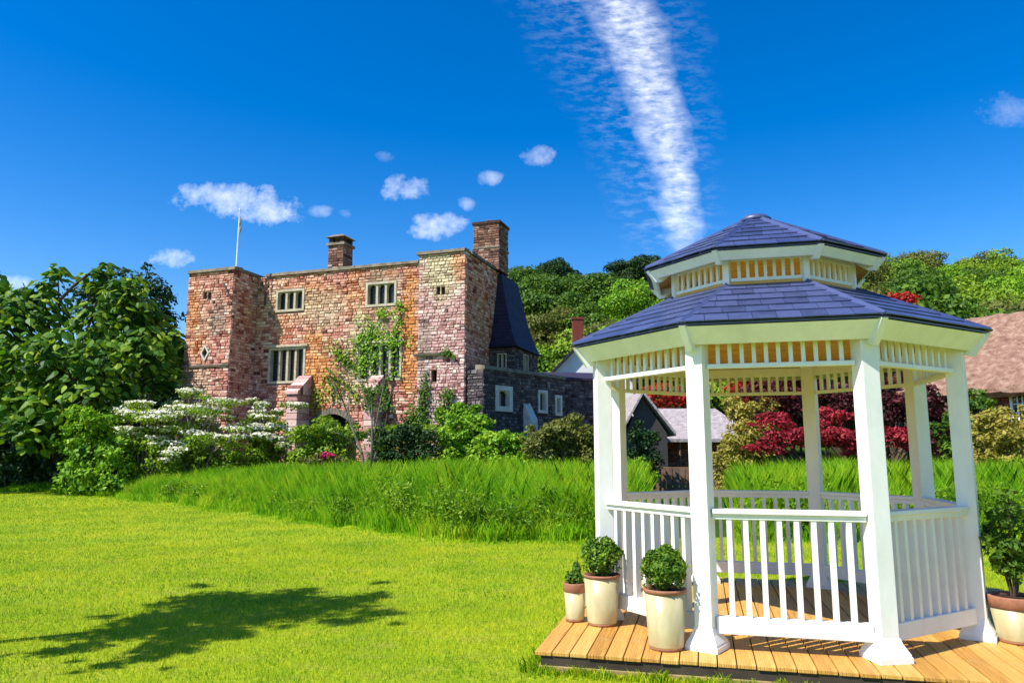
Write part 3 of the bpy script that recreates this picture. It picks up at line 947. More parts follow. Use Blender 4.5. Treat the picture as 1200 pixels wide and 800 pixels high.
def wall_face(mb, fr, x0, x1, z0, z1, opens, depth=0.35):
    """flat wall skin with openings and their reveals"""
    xs_ = sorted(set([x0, x1] + [min(max(v, x0), x1) for o in opens for v in o[:2]]))
    zs_ = sorted(set([z0, z1] + [min(max(v, z0), z1) for o in opens for v in o[2:]]))
    def isopen(i, j):
        if i < 0 or j < 0 or i >= len(xs_) - 1 or j >= len(zs_) - 1: return False
        cx, cz = (xs_[i] + xs_[i + 1]) / 2, (zs_[j] + zs_[j + 1]) / 2
        return any(o[0] < cx < o[1] and o[2] < cz < o[3] for o in opens)
    for i in range(len(xs_) - 1):
        for j in range(len(zs_) - 1):
            a, b_, c_, d_ = xs_[i], xs_[i + 1], zs_[j], zs_[j + 1]
            if not isopen(i, j):
                mb.add([fr(a, c_, 0), fr(b_, c_, 0), fr(b_, d_, 0), fr(a, d_, 0)], [(0, 1, 2, 3)])
            else:
                mb.add([fr(a, c_, -depth), fr(b_, c_, -depth), fr(b_, d_, -depth), fr(a, d_, -depth)], [(0, 1, 2, 3)])
                for (di, dj, e0, e1) in ((-1, 0, (a, c_), (a, d_)), (1, 0, (b_, d_), (b_, c_)), (0, -1, (b_, c_), (a, c_)), (0, 1, (a, d_), (b_, d_))):
                    if not isopen(i + di, j + dj):
                        mb.add([fr(*e0, 0), fr(*e1, 0), fr(*e1, -depth), fr(*e0, -depth)], [(0, 1, 2, 3)])
HC, HB = 9.25, 9.55
def window(parent, fr, x0, x1, z0, z1, lights, heads=False, hood=False, sill=True, material='dressed_stone', fw=0.10, transom=None):
    def slab(q, a, b_, c_, d_, n0, n1):
        q.hexa([fr(a, c_, n0), fr(b_, c_, n0), fr(b_, d_, n0), fr(a, d_, n0)], [fr(a, c_, n1), fr(b_, c_, n1), fr(b_, d_, n1), fr(a, d_, n1)])
    q = MB()
    slab(q, x0, x0 + fw, z0, z1, -0.26, 0.05); slab(q, x1 - fw, x1, z0, z1, -0.26, 0.05)
    slab(q, x0 + fw, x1 - fw, z1 - fw, z1, -0.26, 0.047)
    slab(q, x0 + fw, x1 - fw, z0, z0 + fw, -0.26, 0.053)
    if hood:
        slab(q, x0 - 0.12, x1 + 0.12, z1 + 0.012, z1 + 0.10, -0.02, 0.13)
    wnd = q.build('window', material, parent)
    wl_ = (x1 - x0 - 2 * fw) / lights
    mw = 0.05
    for i in range(1, lights):
        q = MB(); c_ = x0 + fw + i * wl_
        slab(q, c_ - mw, c_ + mw, z0 + fw, z1 - fw, -0.24, 0.0)
        q.build('mullion', material, wnd)
    for i in range(lights):
        a, b_ = x0 + fw + i * wl_ + (mw if i else 0), x0 + fw + (i + 1) * wl_ - (mw if i < lights - 1 else 0)
        q = MB(); slab(q, a, b_, z0 + fw, z1 - fw, -0.20, -0.185); pn = q.build('pane', 'glass', wnd)
        q = MB()
        k = int((z1 - z0) / 0.17)
        for r_ in range(1, k):
            zz = z0 + fw + (z1 - z0 - 2 * fw) * r_ / k
            slab(q, a, b_, zz - 0.006, zz + 0.006, -0.1845, -0.172)
        slab(q, (a + b_) / 2 - 0.006, (a + b_) / 2 + 0.006, z0 + fw, z1 - fw, -0.1845, -0.176)
        q.build('leading', 'lead', wnd)
        if heads:
            hh = min(0.26, (z1 - z0) * 0.28)
            zt = z1 - fw; mid = (a + b_) / 2
            for sgn in (-1, 1):
                xa = a if sgn < 0 else b_
                q = MB()
                pts = [(xa, zt - hh)]
                for s_ in np.linspace(0, 1, 6):
                    pts.append((xa + (mid - xa) * (1 - math.cos(s_ * math.pi / 2)) * 0.96, zt - hh + hh * math.sin(s_ * math.pi / 2) * 0.96))
                pts.append((mid, zt)); pts.append((xa, zt))
                ptz = [fr(x_, z_, -0.15) for x_, z_ in pts]; pt2 = [fr(x_, z_, -0.04) for x_, z_ in pts]
                q.hexa(ptz, pt2)
                q.build('light_head', material, wnd)
    return wnd
fr_main = lambda x, z, d=0: Vector((x, -d, z))
fr_tow = lambda x, z, d=0: Vector((x, -1.57 - d, z))
fr_blk = lambda x, z, d=0: Vector((x, -0.10 - d, z))
fr_tside = lambda y, z, d=0: Vector((0.0 + d, y, z))
fr_bside = lambda y, z, d=0: Vector((10.05 + d, y, z))
fr_tleft = lambda y, z, d=0: Vector((-2.4 - d, -y, z))
def rect(px0, py0, px1, py1, ly=0.0):
    ym = (py0 + py1) / 2; xm = (px0 + px1) / 2
    return (cl(px0, ym, ly)[0], cl(px1, ym, ly)[0], cl(xm, py1, ly)[1], cl(xm, py0, ly)[1])
W1 = rect(324, 339, 357, 365); W2 = rect(429, 330, 465, 359); W3 = rect(315, 407, 358, 449); W4 = rect(420, 402, 471, 446)
# pointed gateway arch, stepped to a smooth curve
ax0, az = cl(362, 503)[0], cl(390, 507)[1]
ax1 = cl(418, 503)[0]; atop = cl(388, 485)[1]
arch = []
na = 14
acx = (ax0 + ax1) / 2; ahw = (ax1 - ax0) / 2
aspring = atop - ahw * 0.95
def arch_z(u):
    return aspring + (atop - aspring) * (1 - abs(u) ** 2.1) ** 0.62
for i in range(na):
    u0, u1 = -1 + 2 * i / na, -1 + 2 * (i + 1) / na
    arch.append((acx + ahw * u0, acx + ahw * u1, GZ - 0.2, arch_z((u0 + u1) / 2)))
open_main = [W1, W2, W3, W4] + arch
SL1 = rect(512, 336, 516, 345, -0.1); SL2 = rect(517.5, 336, 521.5, 345, -0.1); SL3 = rect(506, 434, 512, 447, -0.1)
open_blk = [SL1, SL2, SL3]
TH = [rect(239, 342.5, 242.5, 350.5, -1.57), rect(244, 342.5, 247.5, 350.5, -1.57)]
dcx, dcz = cl(240.5, 413.5, -1.57)
dia = []
for i in range(6):
    u = -1 + (i + 0.5) / 3
    dia.append((dcx + 0.14 * (-1 + i / 3), dcx + 0.14 * (-1 + (i + 1) / 3), dcz - 0.24 * (1 - abs(u)), dcz + 0.24 * (1 - abs(u))))
open_tow = TH + dia
# wall cores
mb = MB()
wall_face(mb, fr_main, 0.0, 8.0, GZ - 0.4, HC, open_main)
mb.add([(0.02, 0.0, HC), (8.0, 0.0, HC), (8.0, 5.5, HC), (0.02, 5.5, HC), (0.02, 5.5, GZ - .4), (8, 5.5, GZ - .4)], [(0, 1, 2, 3), (3, 2, 5, 4)])
mw_ = mb.build('main_wall', 'mortar', castle)
mb = MB()
wall_face(mb, fr_tow, -2.4, 0.0, GZ - 0.4, HC, open_tow)
wall_face(mb, fr_tside, -1.57, 0.0, GZ - 0.4, HC, [])
wall_face(mb, fr_tleft, -5.0, 1.57, GZ - 0.4, HC, [])
mb.add([(-2.4, -1.57, HC), (0, -1.57, HC), (0, 5.0, HC), (-2.4, 5.0, HC), (-2.4, 5.0, GZ - .4), (0, 5, GZ - .4), (0, 0.36, HC), (0, .36, GZ - .4)], [(0, 1, 2, 3), (3, 2, 5, 4)])
tw_ = mb.build('tower', 'mortar', castle)
mb = MB()
wall_face(mb, fr_blk, 8.0, 10.05, GZ - 0.4, HB, open_blk)
wall_face(mb, fr_bside, -0.10, 6.0, GZ - 0.4, HB, [])
mb.add([(8, -.1, HB), (10.05, -.1, HB), (10.05, 6, HB), (8, 6, HB), (8, 6, HC - .3), (8, -.1, HC - .3), (8, 6, GZ - .4), (10.05, 6, GZ - .4)], [(0, 1, 2, 3), (0, 3, 4, 5), (3, 2, 7, 6)])
bk_ = mb.build('corner_block', 'mortar', castle)
# rubble facing
def grow(o, e=0.0): return (o[0] - e, o[1] + e, o[2] - e, o[3] + e)
mb = MB(); lay_stones(mb, fr_main, 0.0, 8.0, GZ - 0.3, HC, [grow(o) for o in open_main])
o = mb.build('stonework', 'red_stone', mw_); o['kind'] = 'stuff'
mb = MB(); lay_stones(mb, fr_tow, -2.4, 0.0, GZ - 0.3, HC, open_tow)
lay_stones(mb, fr_tside, -1.57, 0.0, GZ - 0.3, HC, [])
lay_stones(mb, fr_tleft, -5.0, 1.57, GZ - 0.3, HC, [])
o = mb.build('stonework', 'red_stone', tw_); o['kind'] = 'stuff'
mb = MB(); lay_stones(mb, fr_blk, 8.0, 10.05, GZ - 0.3, HB, open_blk)
o = mb.build('stonework', 'pink_stone', bk_); o['kind'] = 'stuff'
mb = MB(); lay_stones(mb, fr_bside, -0.1, 6.0, GZ - 0.3, HB, [])
o = mb.build('side_stonework', 'red_stone', bk_); o['kind'] = 'stuff'
# openings backs
for (fr, o_) in [(fr_blk, SL1), (fr_blk, SL2), (fr_blk, SL3), (fr_tow, TH[0]), (fr_tow, TH[1])]:
    q = MB(); q.add([fr(o_[0], o_[2], -0.3), fr(o_[1], o_[2], -0.3), fr(o_[1], o_[3], -0.3), fr(o_[0], o_[3], -0.3)], [(0, 1, 2, 3)]); q.build('slit_glass', 'glass', bk_ if fr is fr_blk else tw_)
q = MB(); q.add([fr_tow(dcx - .15, dcz - .25, -0.3), fr_tow(dcx + .15, dcz - .25, -0.3), fr_tow(dcx + .15, dcz + .25, -0.3), fr_tow(dcx - .15, dcz + .25, -0.3)], [(0, 1, 2, 3)]); q.build('diamond_light', 'glass', tw_)
q = MB()
for sx_ in (-1, 1):
    for sz_ in (-1, 1):
        A_, B_ = (dcx + sx_ * 0.15, dcz), (dcx, dcz + sz_ * 0.25)
        A2, B2 = (dcx + sx_ * 0.23, dcz), (dcx, dcz + sz_ * 0.37)
        q.hexa([fr_tow(*A_, 0), fr_tow(*B_, 0), fr_tow(*B2, 0), fr_tow(*A2, 0)], [fr_tow(*A_, .055), fr_tow(*B_, .055), fr_tow(*B2, .055), fr_tow(*A2, .055)])
q.build('diamond_surround', 'pale_stone', tw_)
q = MB(); q.add([fr_main(ax0 - .05, GZ - .2, -0.34), fr_main(ax1 + .05, GZ - .2, -0.34), fr_main(ax1 + .05, atop, -0.34), fr_main(ax0 - .05, atop, -0.34)], [(0, 1, 2, 3)]); q.build('gateway_dark_sheet', 'interior_dark', mw_)  # near-black sheet painted as the shade inside the arch
for i in range(18):
    u0, u1 = -1 + i / 9 + 0.006, -1 + (i + 1) / 9 - 0.006
    p0, p1 = Vector((acx + ahw * u0, 0, arch_z(max(-.995, min(.995, u0))))), Vector((acx + ahw * u1, 0, arch_z(max(-.995, min(.995, u1)))))
    def out(p, k_=0.24):
        d = Vector((p.x - acx, 0, (p.z - aspring) + 0.3)).normalized()
        return p + d * k_
    ps = [p0, p1, out(p1), out(p0)]
    q = MB(); q.hexa([Vector((p.x, 0.05, p.z)) for p in ps], [Vector((p.x, -0.075, p.z)) for p in ps]); q.build('arch_stone', 'coping', mw_)
# windows
window(mw_, fr_main, *W1, 3, heads=True)
window(mw_, fr_main, *W2, 3, heads=True)
window(mw_, fr_main, *W3, 4, hood=True)
window(mw_, fr_main, *W4, 4, hood=True)
# copings, string courses, ties
def cop(name, fr, x0, x1, z, parent, h=0.13, ov=0.11, material='coping'):
    n_ = max(1, int((x1 - x0) / 0.75)); st_ = (x1 - x0) / n_
    for i in range(n_):
        a, b_ = x0 + i * st_ + 0.006, x0 + (i + 1) * st_ - 0.006
        e = random.uniform(-0.012, 0.012)
        q = MB()
        q.hexa([fr(a, z + 0.003, ov), fr(b_, z + 0.003, ov), fr(b_, z + 0.003, -0.42), fr(a, z + 0.003, -0.42)], [fr(a, z + h + e, ov - 0.02), fr(b_, z + h + e, ov - 0.02), fr(b_, z + h + 0.05 + e, -0.42), fr(a, z + h + 0.05 + e, -0.42)])
        q.build(name, material, parent)
cop('coping_stone', fr_main, 0.45, 7.95, HC, mw_)
cop('coping_stone', fr_tow, -2.42, 0.1, HC, tw_)
cop('coping_stone', fr_tside, -1.12, 2.2, HC, tw_)
cop('coping_stone', fr_blk, 7.9, 10.05, HB, bk_)
cop('coping_stone', fr_bside, 0.35, 4.0, HB, bk_)
_, zs = cl(245, 430, -1.57)
def course(name, fr, x0, x1, z, parent, h=0.12, pr=0.10):
    q = MB(); q.hexa([fr(x0, z, 0), fr(x1, z, 0), fr(x1, z, pr * .8), fr(x0, z, pr * .8)], [fr(x0, z + h, 0), fr(x1, z + h, 0), fr(x1, z + h * 0.7, pr), fr(x0, z + h * 0.7, pr)]); q.build(name, 'coping', parent)
course('string_course', fr_tow, -2.42, 0.02, zs, tw_)
xa, zz = cl(486, 418, -0.1); xb, _ = cl(529, 418, -0.1)
course('string_course', fr_blk, xa, xb, zz, bk_, 0.13, 0.14)
# buttresses either side of the gateway, gabled caps, laid block by block
def buttress(px0, px1, pytop, proj):
    xl = cl(px0, 480, -proj)[0]; xr = cl(px1, 480, -proj)[0]
    zt = cl((px0 + px1) / 2, pytop, -proj)[1]
    q = MB(); q.box(xl + .012, xr - .012, -proj + .012, -0.02, GZ - 0.3, zt)
    bt = q.build('buttress', 'mortar', castle)
    z = GZ - 0.3; i = 0
    while z < zt - 0.05:
        h = random.uniform(0.22, 0.32)
        if z + h > zt - 0.12: h = zt - z
        y = -proj
        cuts = [-proj, -proj + (0.42 if i % 2 else 0.75), -0.06]
        for a, b_ in zip(cuts[:-1], cuts[1:]):
            q = MB(); q.box(xl, xr, a + .008, b_ - .008, z + .008, z + h - .008, random.gauss(0.5, .22)); q.build('block', 'pink_stone', bt, bevel=0.02)
        z += h; i += 1
    nst = 5
    for i in range(nst):                 # steep weathered cap falling forward, one stone per course
        f0, f1 = i / nst, (i + 1) / nst
        y0_, y1_ = -proj - .07 + f0 * (proj + .0), -proj - .07 + f1 * (proj + .0)
        zb_ = zt + .004; za, zc = zt + .10 + f0 * proj * .8, zt + .10 + f1 * proj * .8
        q = MB(); q.hexa([(xl - .05, y0_ + .004, zb_), (xr + .05, y0_ + .004, zb_), (xr + .05, y1_ - .004, zb_), (xl - .05, y1_ - .004, zb_)],
                         [(xl - .05, y0_ + .004, za + .03), (xr + .05, y0_ + .004, za + .03), (xr + .05, y1_ - .004, zc), (xl - .05, y1_ - .004, zc)], random.gauss(.5, .2))
        q.build('cap_stone', 'pink_stone', bt, bevel=0.015)
buttress(335, 348, 462, 0.95)
buttress(426, 438, 458, 0.75)
# roof hatch and chimneys
hx, _ = cl(325, 316, 0.6)
q = MB(); q.hexa([(hx - .45, .5, HC + .003), (hx + .45, .5, HC + .003), (hx + .45, 1.6, HC + .003), (hx - .45, 1.6, HC + .003)], [(hx - .38, .5, HC + .18), (hx + .38, .5, HC + .18), (hx + .38, 1.6, HC + .4), (hx - .38, 1.6, HC + .4)]); q.build('roof_hatch', 'roof_slate_dark', castle)
def chimney(cx, cy, wx, wy, z0, z1, material, style):
    q = MB(); q.box(cx - wx + .012, cx + wx - .012, cy - wy + .012, cy + wy - .012, z0, z1)
    ch = q.build('chimney', 'mortar_dark', castle)
    sides = [(lambda x, z, d=0: Vector((x, cy - wy + .012 - d, z)), cx - wx, cx + wx), (lambda y, z, d=0: Vector((cx + wx - .012 + d, y, z)), cy - wy, cy + wy),
             (lambda y, z, d=0: Vector((cx - wx + .012 - d, -y, z)), -cy - wy, -cy + wy)]
    st_ = MB()
    for fr, a, b_ in sides:
        lay_stones(st_, fr, a, b_, z0 + .02, z1, [], (0.18, 0.32), (0.09, 0.14), (.008, .022), 0.008)
    o = st_.build('brickwork', material, ch); o['kind'] = 'stuff'
    if style == 'hood':
        q = MB(); q.box(cx - wx - .07, cx + wx + .07, cy - wy - .07, cy + wy + .07, z1 + .002, z1 + .11); q.build('band', 'coping', ch)
        for sx_ in (-1, 1):
            for sy_ in (-1, 1):
                q = MB(); q.box(cx + sx_ * (wx - .12) - .1, cx + sx_ * (wx - .12) + .1, cy + sy_ * (wy - .12) - .1, cy + sy_ * (wy - .12) + .1, z1 + .112, z1 + .38); q.build('hood_pier', 'chimney_stone', ch)
        q = MB(); q.hexa([(cx - wx - .1, cy - wy - .1, z1 + .382), (cx + wx + .1, cy - wy - .1, z1 + .382), (cx + wx + .1, cy + wy + .1, z1 + .382), (cx - wx - .1, cy + wy + .1, z1 + .382)],
                         [(cx - wx + .1, cy - wy + .1, z1 + .52), (cx + wx - .1, cy - wy + .1, z1 + .52), (cx + wx - .1, cy + wy - .1, z1 + .52), (cx - wx + .1, cy + wy - .1, z1 + .52)]); q.build('hood_slab', 'coping', ch)
    else:
        q = MB(); q.box(cx - wx - .05, cx + wx + .05, cy - wy - .05, cy + wy + .05, z1 + .002, z1 + .12); q.build('band', 'chimney_stone', ch)
        q = MB(); q.lathe([(.13, z1 + .12), (.11, z1 + .3), (.13, z1 + .34), (.10, z1 + .36)], 12, (cx - .1, cy, 0)); q.build('chimney_pot', 'terracotta', ch)
        q = MB(); q.box(cx - wx - .03, cx + wx + .03, cy - wy - .03, cy + wy + .03, z1 - 1.12, z1 - 1.04); q.build('band', 'coping', ch)
x_, z_ = cl(398, 288, 1.6); chimney(x_, 1.7, 0.40, 0.40, HC + 0.0, z_ - 0.05, 'chimney_stone', 'hood')
y_, z_ = cside(572, 262, 10.05)
chimney(9.68, 3.75, 0.62, 0.62, HB + .0, cl(570, 263, 3.2)[1], 'chimney_stone', 'pot')
# iron tie on tower and rainwater pipe
xa, za = cl(263.5, 333, -1.6); xb, zb = cl(271, 349, -1.6)
q = MB(); q.tube([(xa, -1.66, za), ((xa + xb) / 2 + .02, -1.66, (za + zb) / 2 - .05), (xb, -1.66, zb)], [.035, .03, .03]); q.build('wall_tie', 'iron', castle)
q = MB(); q.tube([(0.5, -0.11, HC - .1), (0.5, -0.11, HC - 1.3)], [.04, .04]); q.build('spout', 'iron', castle)
# rear wing with steep bell-cast slate roof, right of the corner block
def loc(px, py, y):
    P = aty(px, py, y); d = P - CO
    return d.dot(exc), d.dot(eyc), P.z
wx0 = 10.08; wy0 = 2.6
wx1 = cl(604, 430, wy0)[0]; we = cl(600, 407, wy0)[1]
fr_wing = lambda x, z, d=0: Vector((x, wy0 - d, z))
fr_wside = lambda y, z, d=0: Vector((wx1 + d, y, z))
wop = rect(583, 414, 594, 432, wy0)
wop2 = (wy0 + 1.0, wy0 + 1.7, cl(620, 432, wy0)[1], cl(620, 410, wy0)[1])
mb = MB(); wall_face(mb, fr_wing, wx0, wx1, GZ - .4, we, [wop]); wall_face(mb, fr_wside, wy0, wy0 + 3.2, GZ - .4, we, [wop2])
wing = mb.build('rear_wing', 'mortar_dark', castle)
mb = MB(); lay_stones(mb, fr_wing, wx0, wx1, GZ - .3, we, [wop]); lay_stones(mb, fr_wside, wy0, wy0 + 3.2, GZ - .3, we, [wop2])
o = mb.build('stonework', 'shade_grey_stone', wing); o['kind'] = 'stuff'
window(wing, fr_wing, *wop, 2, material='shade_grey_stone' if False else 'dressed_stone', fw=0.05)
window(wing, fr_wside, *wop2, 2, fw=0.05)
zr = cl(586, 322, wy0 + 1.2)[1]
prof = []
for s_ in np.linspace(0, 1, 8):
    prof.append((s_, s_ ** 1.6))
nr = len(prof)
rows_ = []
for s_, hgt in prof:
    x_r = (wx1 + 0.22) * (1 - s_) + (wx0 + 0.18) * s_
    y_f = (wy0 - 0.2) * (1 - s_) + (wy0 + 1.0) * s_
    z_ = we + (zr - we) * hgt
    rows_.append([Vector((wx0 + .005, y_f, z_)), Vector((x_r, y_f, z_)), Vector((x_r, wy0 + 3.3, z_))])
q = MB()
for a, b_ in zip(rows_[:-1], rows_[1:]):
    q.add([a[0], a[1], b_[1], b_[0]], [(0, 1, 2, 3)]); q.add([a[1], a[2], b_[2], b_[1]], [(0, 1, 2, 3)])
q.add([rows_[-1][0], rows_[-1][1], rows_[-1][2], Vector((wx0, wy0 + 3.3, zr))], [(0, 1, 2, 3)])
q.add([rows_[0][0], rows_[0][1], rows_[0][2], Vector((wx0, wy0 + 3.3, we))], [(3, 2, 1, 0)])
wr = q.build('wing_roof', 'roof_slate_dark', wing)
# courses of slates on the front slope
for i in range(22):
    s0_ = i / 22; s1_ = (i + 1) / 22 + 0.012
    def pt(s_, right):
        hgt = s_ ** 1.6
        x_r = (wx1 + 0.22) * (1 - s_) + (wx0 + 0.18) * s_
        y_f = (wy0 - 0.2) * (1 - s_) + (wy0 + 1.0) * s_
        return Vector((x_r if right else wx0 + .01, y_f, we + (zr - we) * hgt))
    up0, up1 = Vector((0, -0.035, 0.02)), Vector((0, -0.008, 0.004))
    a0, a1, b1, b0 = pt(s0_, 0) + up0, pt(s0_, 1) + up0, pt(min(1, s1_), 1) + up1, pt(min(1, s1_), 0) + up1
    q = MB(); dn_ = Vector((0, 0.025, -0.012)); q.hexa([a0 + dn_, a1 + dn_, b1 + dn_, b0 + dn_], [a0, a1, b1, b0]); q.build('slate_course', 'roof_slate_dark', wr)

# flagpole on the tower
P = CO + exc * (-0.22) + eyc * (-1.2)
fp = thing('flagpole', 'slim white flagpole with furled flag on the gatehouse tower roof', 'flagpole', (P.x, P.y, HC + .003), 0)
q = MB(); q.tube([(0, 0, -.0), (0, 0, 1.4), (0, 0, 2.75)], [.04, .032, .02], 8); q.build('pole', 'pole_white', fp)
q = MB(); q.lathe([(.01, 2.75), (.045, 2.79), (.03, 2.84), (.005, 2.86)], 10); q.build('finial', 'pole_white', fp)
q = MB(); q.tube([(.05, 0, 1.75), (.07, .02, 1.95), (.06, .0, 2.2), (.045, .0, 2.5)], [.03, .06, .05, .02], 7); q.build('flag', 'flag_cloth', fp)

# ------------------------------------------------------------ other buildings
def simple_frame(P0, P1):
    """wall running P0 -> P1 (seen from its outer side, P0 on the left); returns fr(x,z,d), length"""
    d = (P1 - P0); d.z = 0; Ln = d.length; ex = d / Ln
    n = Vector((ex.y, -ex.x, 0))
    return (lambda x, z, dd=0: Vector((P0.x, P0.y, 0)) + ex * x + n * dd + Vector((0, 0, z))), Ln, ex, n
# low chapel range in the shade
lr = thing('chapel_range', 'low shaded stone range with pale pointed windows beside the gatehouse wing', 'building', (0, 0, 0))
Q0, Q1 = aty(566, 480, 28.3), aty(662, 480, 32.5)
fr, Ln, ex, nn = simple_frame(Q0, Q1)
ztop = 4.75
def onw(px, py, P0, ex, nn):
    d = ray(px, py); o_ = Vector((0, 0, EYE)) - Vector((P0.x, P0.y, 0)); t_ = -o_.dot(nn) / d.dot(nn)
    P = o_ + d * t_
    return P.dot(ex), P.z
def rectw(px0, py0, px1, py1, P0, ex, nn):
    ym, xm = (py0 + py1) / 2, (px0 + px1) / 2
    return (onw(px0, ym, P0, ex, nn)[0], onw(px1, ym, P0, ex, nn)[0], onw(xm, py1, P0, ex, nn)[1], onw(xm, py0, P0, ex, nn)[1])
ops = [rectw(580, 452, 600, 482, Q0, ex, nn), rectw(630, 457, 641, 484, Q0, ex, nn), rectw(650, 463, 658, 487, Q0, ex, nn)]
mb = MB(); wall_face(mb, fr, 0, Ln, GZ - .4, ztop, ops)
mb.add([fr(0, ztop, 0), fr(Ln, ztop, 0), fr(Ln, ztop, -3), fr(0, ztop, -3), fr(0, GZ - .4, 0), fr(0, GZ - .4, -3), fr(Ln, GZ - .4, 0), fr(Ln, GZ - .4, -3)], [(0, 1, 2, 3), (4, 0, 3, 5), (1, 6, 7, 2)])
wlr = mb.build('wall', 'mortar_dark', lr)
mb = MB(); lay_stones(mb, fr, 0, Ln, GZ - .3, ztop, ops)
lay_stones(mb, lambda y, z, d=0: fr(0, z, -3 + y) - ex * d, 0, 3, GZ - .3, ztop, [])
o = mb.build('stonework', 'shade_grey_stone', wlr); o['kind'] = 'stuff'
for o_ in ops:
    window(wlr, fr, *o_, 1, heads=True, material='pale_stone', fw=0.2 if o_ is ops[0] else 0.12)
cop('coping_stone', fr, 0, Ln, ztop, wlr, 0.14, 0.08)
q = MB(); pz = onw(617, 500, Q0, ex, nn)
q.hexa([fr(pz[0] - .22, GZ - .2, .0), fr(pz[0] + .22, GZ - .2, 0), fr(pz[0] + .22, GZ - .2, .5), fr(pz[0] - .22, GZ - .2, .5)], [fr(pz[0] - .22, 3.6, 0), fr(pz[0] + .22, 3.6, 0), fr(pz[0] + .22, 2.9, .4), fr(pz[0] - .22, 2.9, .4)]); q.build('buttress', 'pale_stone', wlr)

# dark stone wall building joining the range
lb = thing('lean_to', 'dark stone outhouse with flat slate top before the white gabled house', 'building', (0, 0, 0))
Q0, Q1 = aty(655, 480, 36.0), aty(728, 480, 36.6)
fr, Ln, ex, nn = simple_frame(Q0, Q1)
zt = aty(675, 446, 36.2).z
mb = MB(); wall_face(mb, fr, 0, Ln, -.1, zt, [])
mb.add([fr(0, -.1, 0), fr(0, zt, 0), fr(0, zt, -3), fr(0, -.1, -3), fr(Ln, -.1, 0), fr(Ln, zt, 0), fr(Ln, zt, -3), fr(Ln, -.1, -3)], [(0, 1, 2, 3), (5, 4, 7, 6)])
wl_o = mb.build('wall', 'mortar_dark', lb)
mb = MB(); lay_stones(mb, fr, 0, Ln, 0, zt, []); o = mb.build('stonework', 'shade_grey_stone', wl_o); o['kind'] = 'stuff'
q = MB(); q.hexa([fr(-.1, zt + .003, .15), fr(Ln + .1, zt + .003, .15), fr(Ln + .1, zt + .003, -3.1), fr(-.1, zt + .003, -3.1)], [fr(-.1, zt + .12, .15), fr(Ln + .1, zt + .12, .15), fr(Ln + .1, zt + .75, -3.1), fr(-.1, zt + .75, -3.1)]); q.build('roof', 'roof_slate_dark', lb)

# white rendered house with gable and red chimney
wh = thing('white_house', 'white rendered gabled house with dark roof behind the outhouse', 'house', (0, 0, 0))
YH = 46.0
A_, B_, Cc = aty(640, 446, YH), aty(690, 394, YH), aty(742, 446, YH)
base = hz(A_.x, YH) - 0.2
q = MB()
q.add([(A_.x, YH, base), (Cc.x, YH, base), (Cc.x, YH, Cc.z), (B_.x, YH, B_.z), (A_.x, YH, A_.z), (A_.x, YH + 9, base), (Cc.x, YH + 9, base), (Cc.x, YH + 9, Cc.z), (B_.x, YH + 9, B_.z), (A_.x, YH + 9, A_.z)],
      [(0, 1, 2, 3, 4), (9, 8, 7, 6, 5), (0, 4, 9, 5), (1, 6, 7, 2)])
q.build('wall', 'render_white', wh)
for (e0, e1) in ((A_, B_), (Cc, B_)):
    sgn = -1 if e0 is A_ else 1
    a0 = Vector((e0.x + sgn * 0.45, YH - .35, e0.z - 0.42)); a1 = Vector((e1.x, YH - .35, e1.z + .05))
    off = Vector((0, 9.7, 0)); th = Vector((0, 0, 0.2))
    q = MB(); q.hexa([a0, a1, a1 + off, a0 + off], [a0 + th, a1 + th, a1 + off + th, a0 + off + th]); q.build('roof', 'roof_slate_dark', wh)
q = MB(); bx_ = (A_.x + B_.x) / 2
q.box(aty(671.5, 400, YH + 2).x, aty(684, 400, YH + 2).x, YH + 2, YH + 2.7, 6.6, aty(678, 372, YH + 2).z)
chm = q.build('chimney', 'brick', wh)
q = MB(); c0, c1, zc = aty(671, 400, YH + 2).x, aty(684.5, 400, YH + 2).x, aty(678, 374, YH + 2).z
q.box(c0 - .03, c1 + .03, YH + 1.96, YH + 2.74, zc, zc + .14); q.build('band', 'brick', chm)

# barn with grey stone-slate roof and veranda posts, seen through the gazebo
bn = thing('barn', 'low brick barn with grey hipped roof and veranda posts behind the garden gate', 'barn', (0, 0, 0))
YB = 35.0
xa, xb = aty(748, 511, YB).x, aty(882, 511, YB).x
ze = aty(810, 511, YB - 1).z; zr_ = aty(810, 479, YB + 3).z
q = MB(); q.box(xa + .4, xb - .5, YB, YB + 5.5, -.1, ze); wb = q.build('wall', 'mortar_dark', bn)
q = MB(); lay_stones(q, lambda x, z, d=0: Vector((xa + .4 + x, YB - d, z)), 0, xb - xa - .9, 0, ze, [], (.2, .34), (.08, .12), (.004, .015), .007); o = q.build('brickwork', 'brick', wb); o['kind'] = 'stuff'
q = MB()
e = [Vector((xa, YB - 1.1, ze - .12)), Vector((xb, YB - 1.1, ze - .12)), Vector((xb, YB + 6.3, ze - .12)), Vector((xa, YB + 6.3, ze - .12))]
r_ = [Vector((xa + .6, YB + 2.6, zr_)), Vector((xb - 1.0, YB + 2.6, zr_))]
q.add(e + r_ + [p - Vector((0, 0, .14)) for p in e], [(0, 1, 5, 4), (1, 2, 5), (2, 3, 4, 5), (3, 0, 4), (0, 6, 7, 1), (1, 7, 8, 2), (2, 8, 9, 3), (3, 9, 6, 0), (9, 8, 7, 6)])
q.build('roof', 'stone_slates', bn)
for px in (797, 841):
    X = aty(px, 530, YB - .9).x; gz_ = hz(X, YB - .9)
    q = MB(); q.tube([(X, YB - .9, gz_ - .02), (X, YB - .9, ze - .2)], [.06, .05], 8); ps_ = q.build('veranda_post', 'gate_wood', bn)
    q = MB(); q.box(X - .16, X + .16, YB - 1.06, YB - .74, gz_ - .1, gz_ + .55); q.build('post_base', 'pale_stone', ps_)
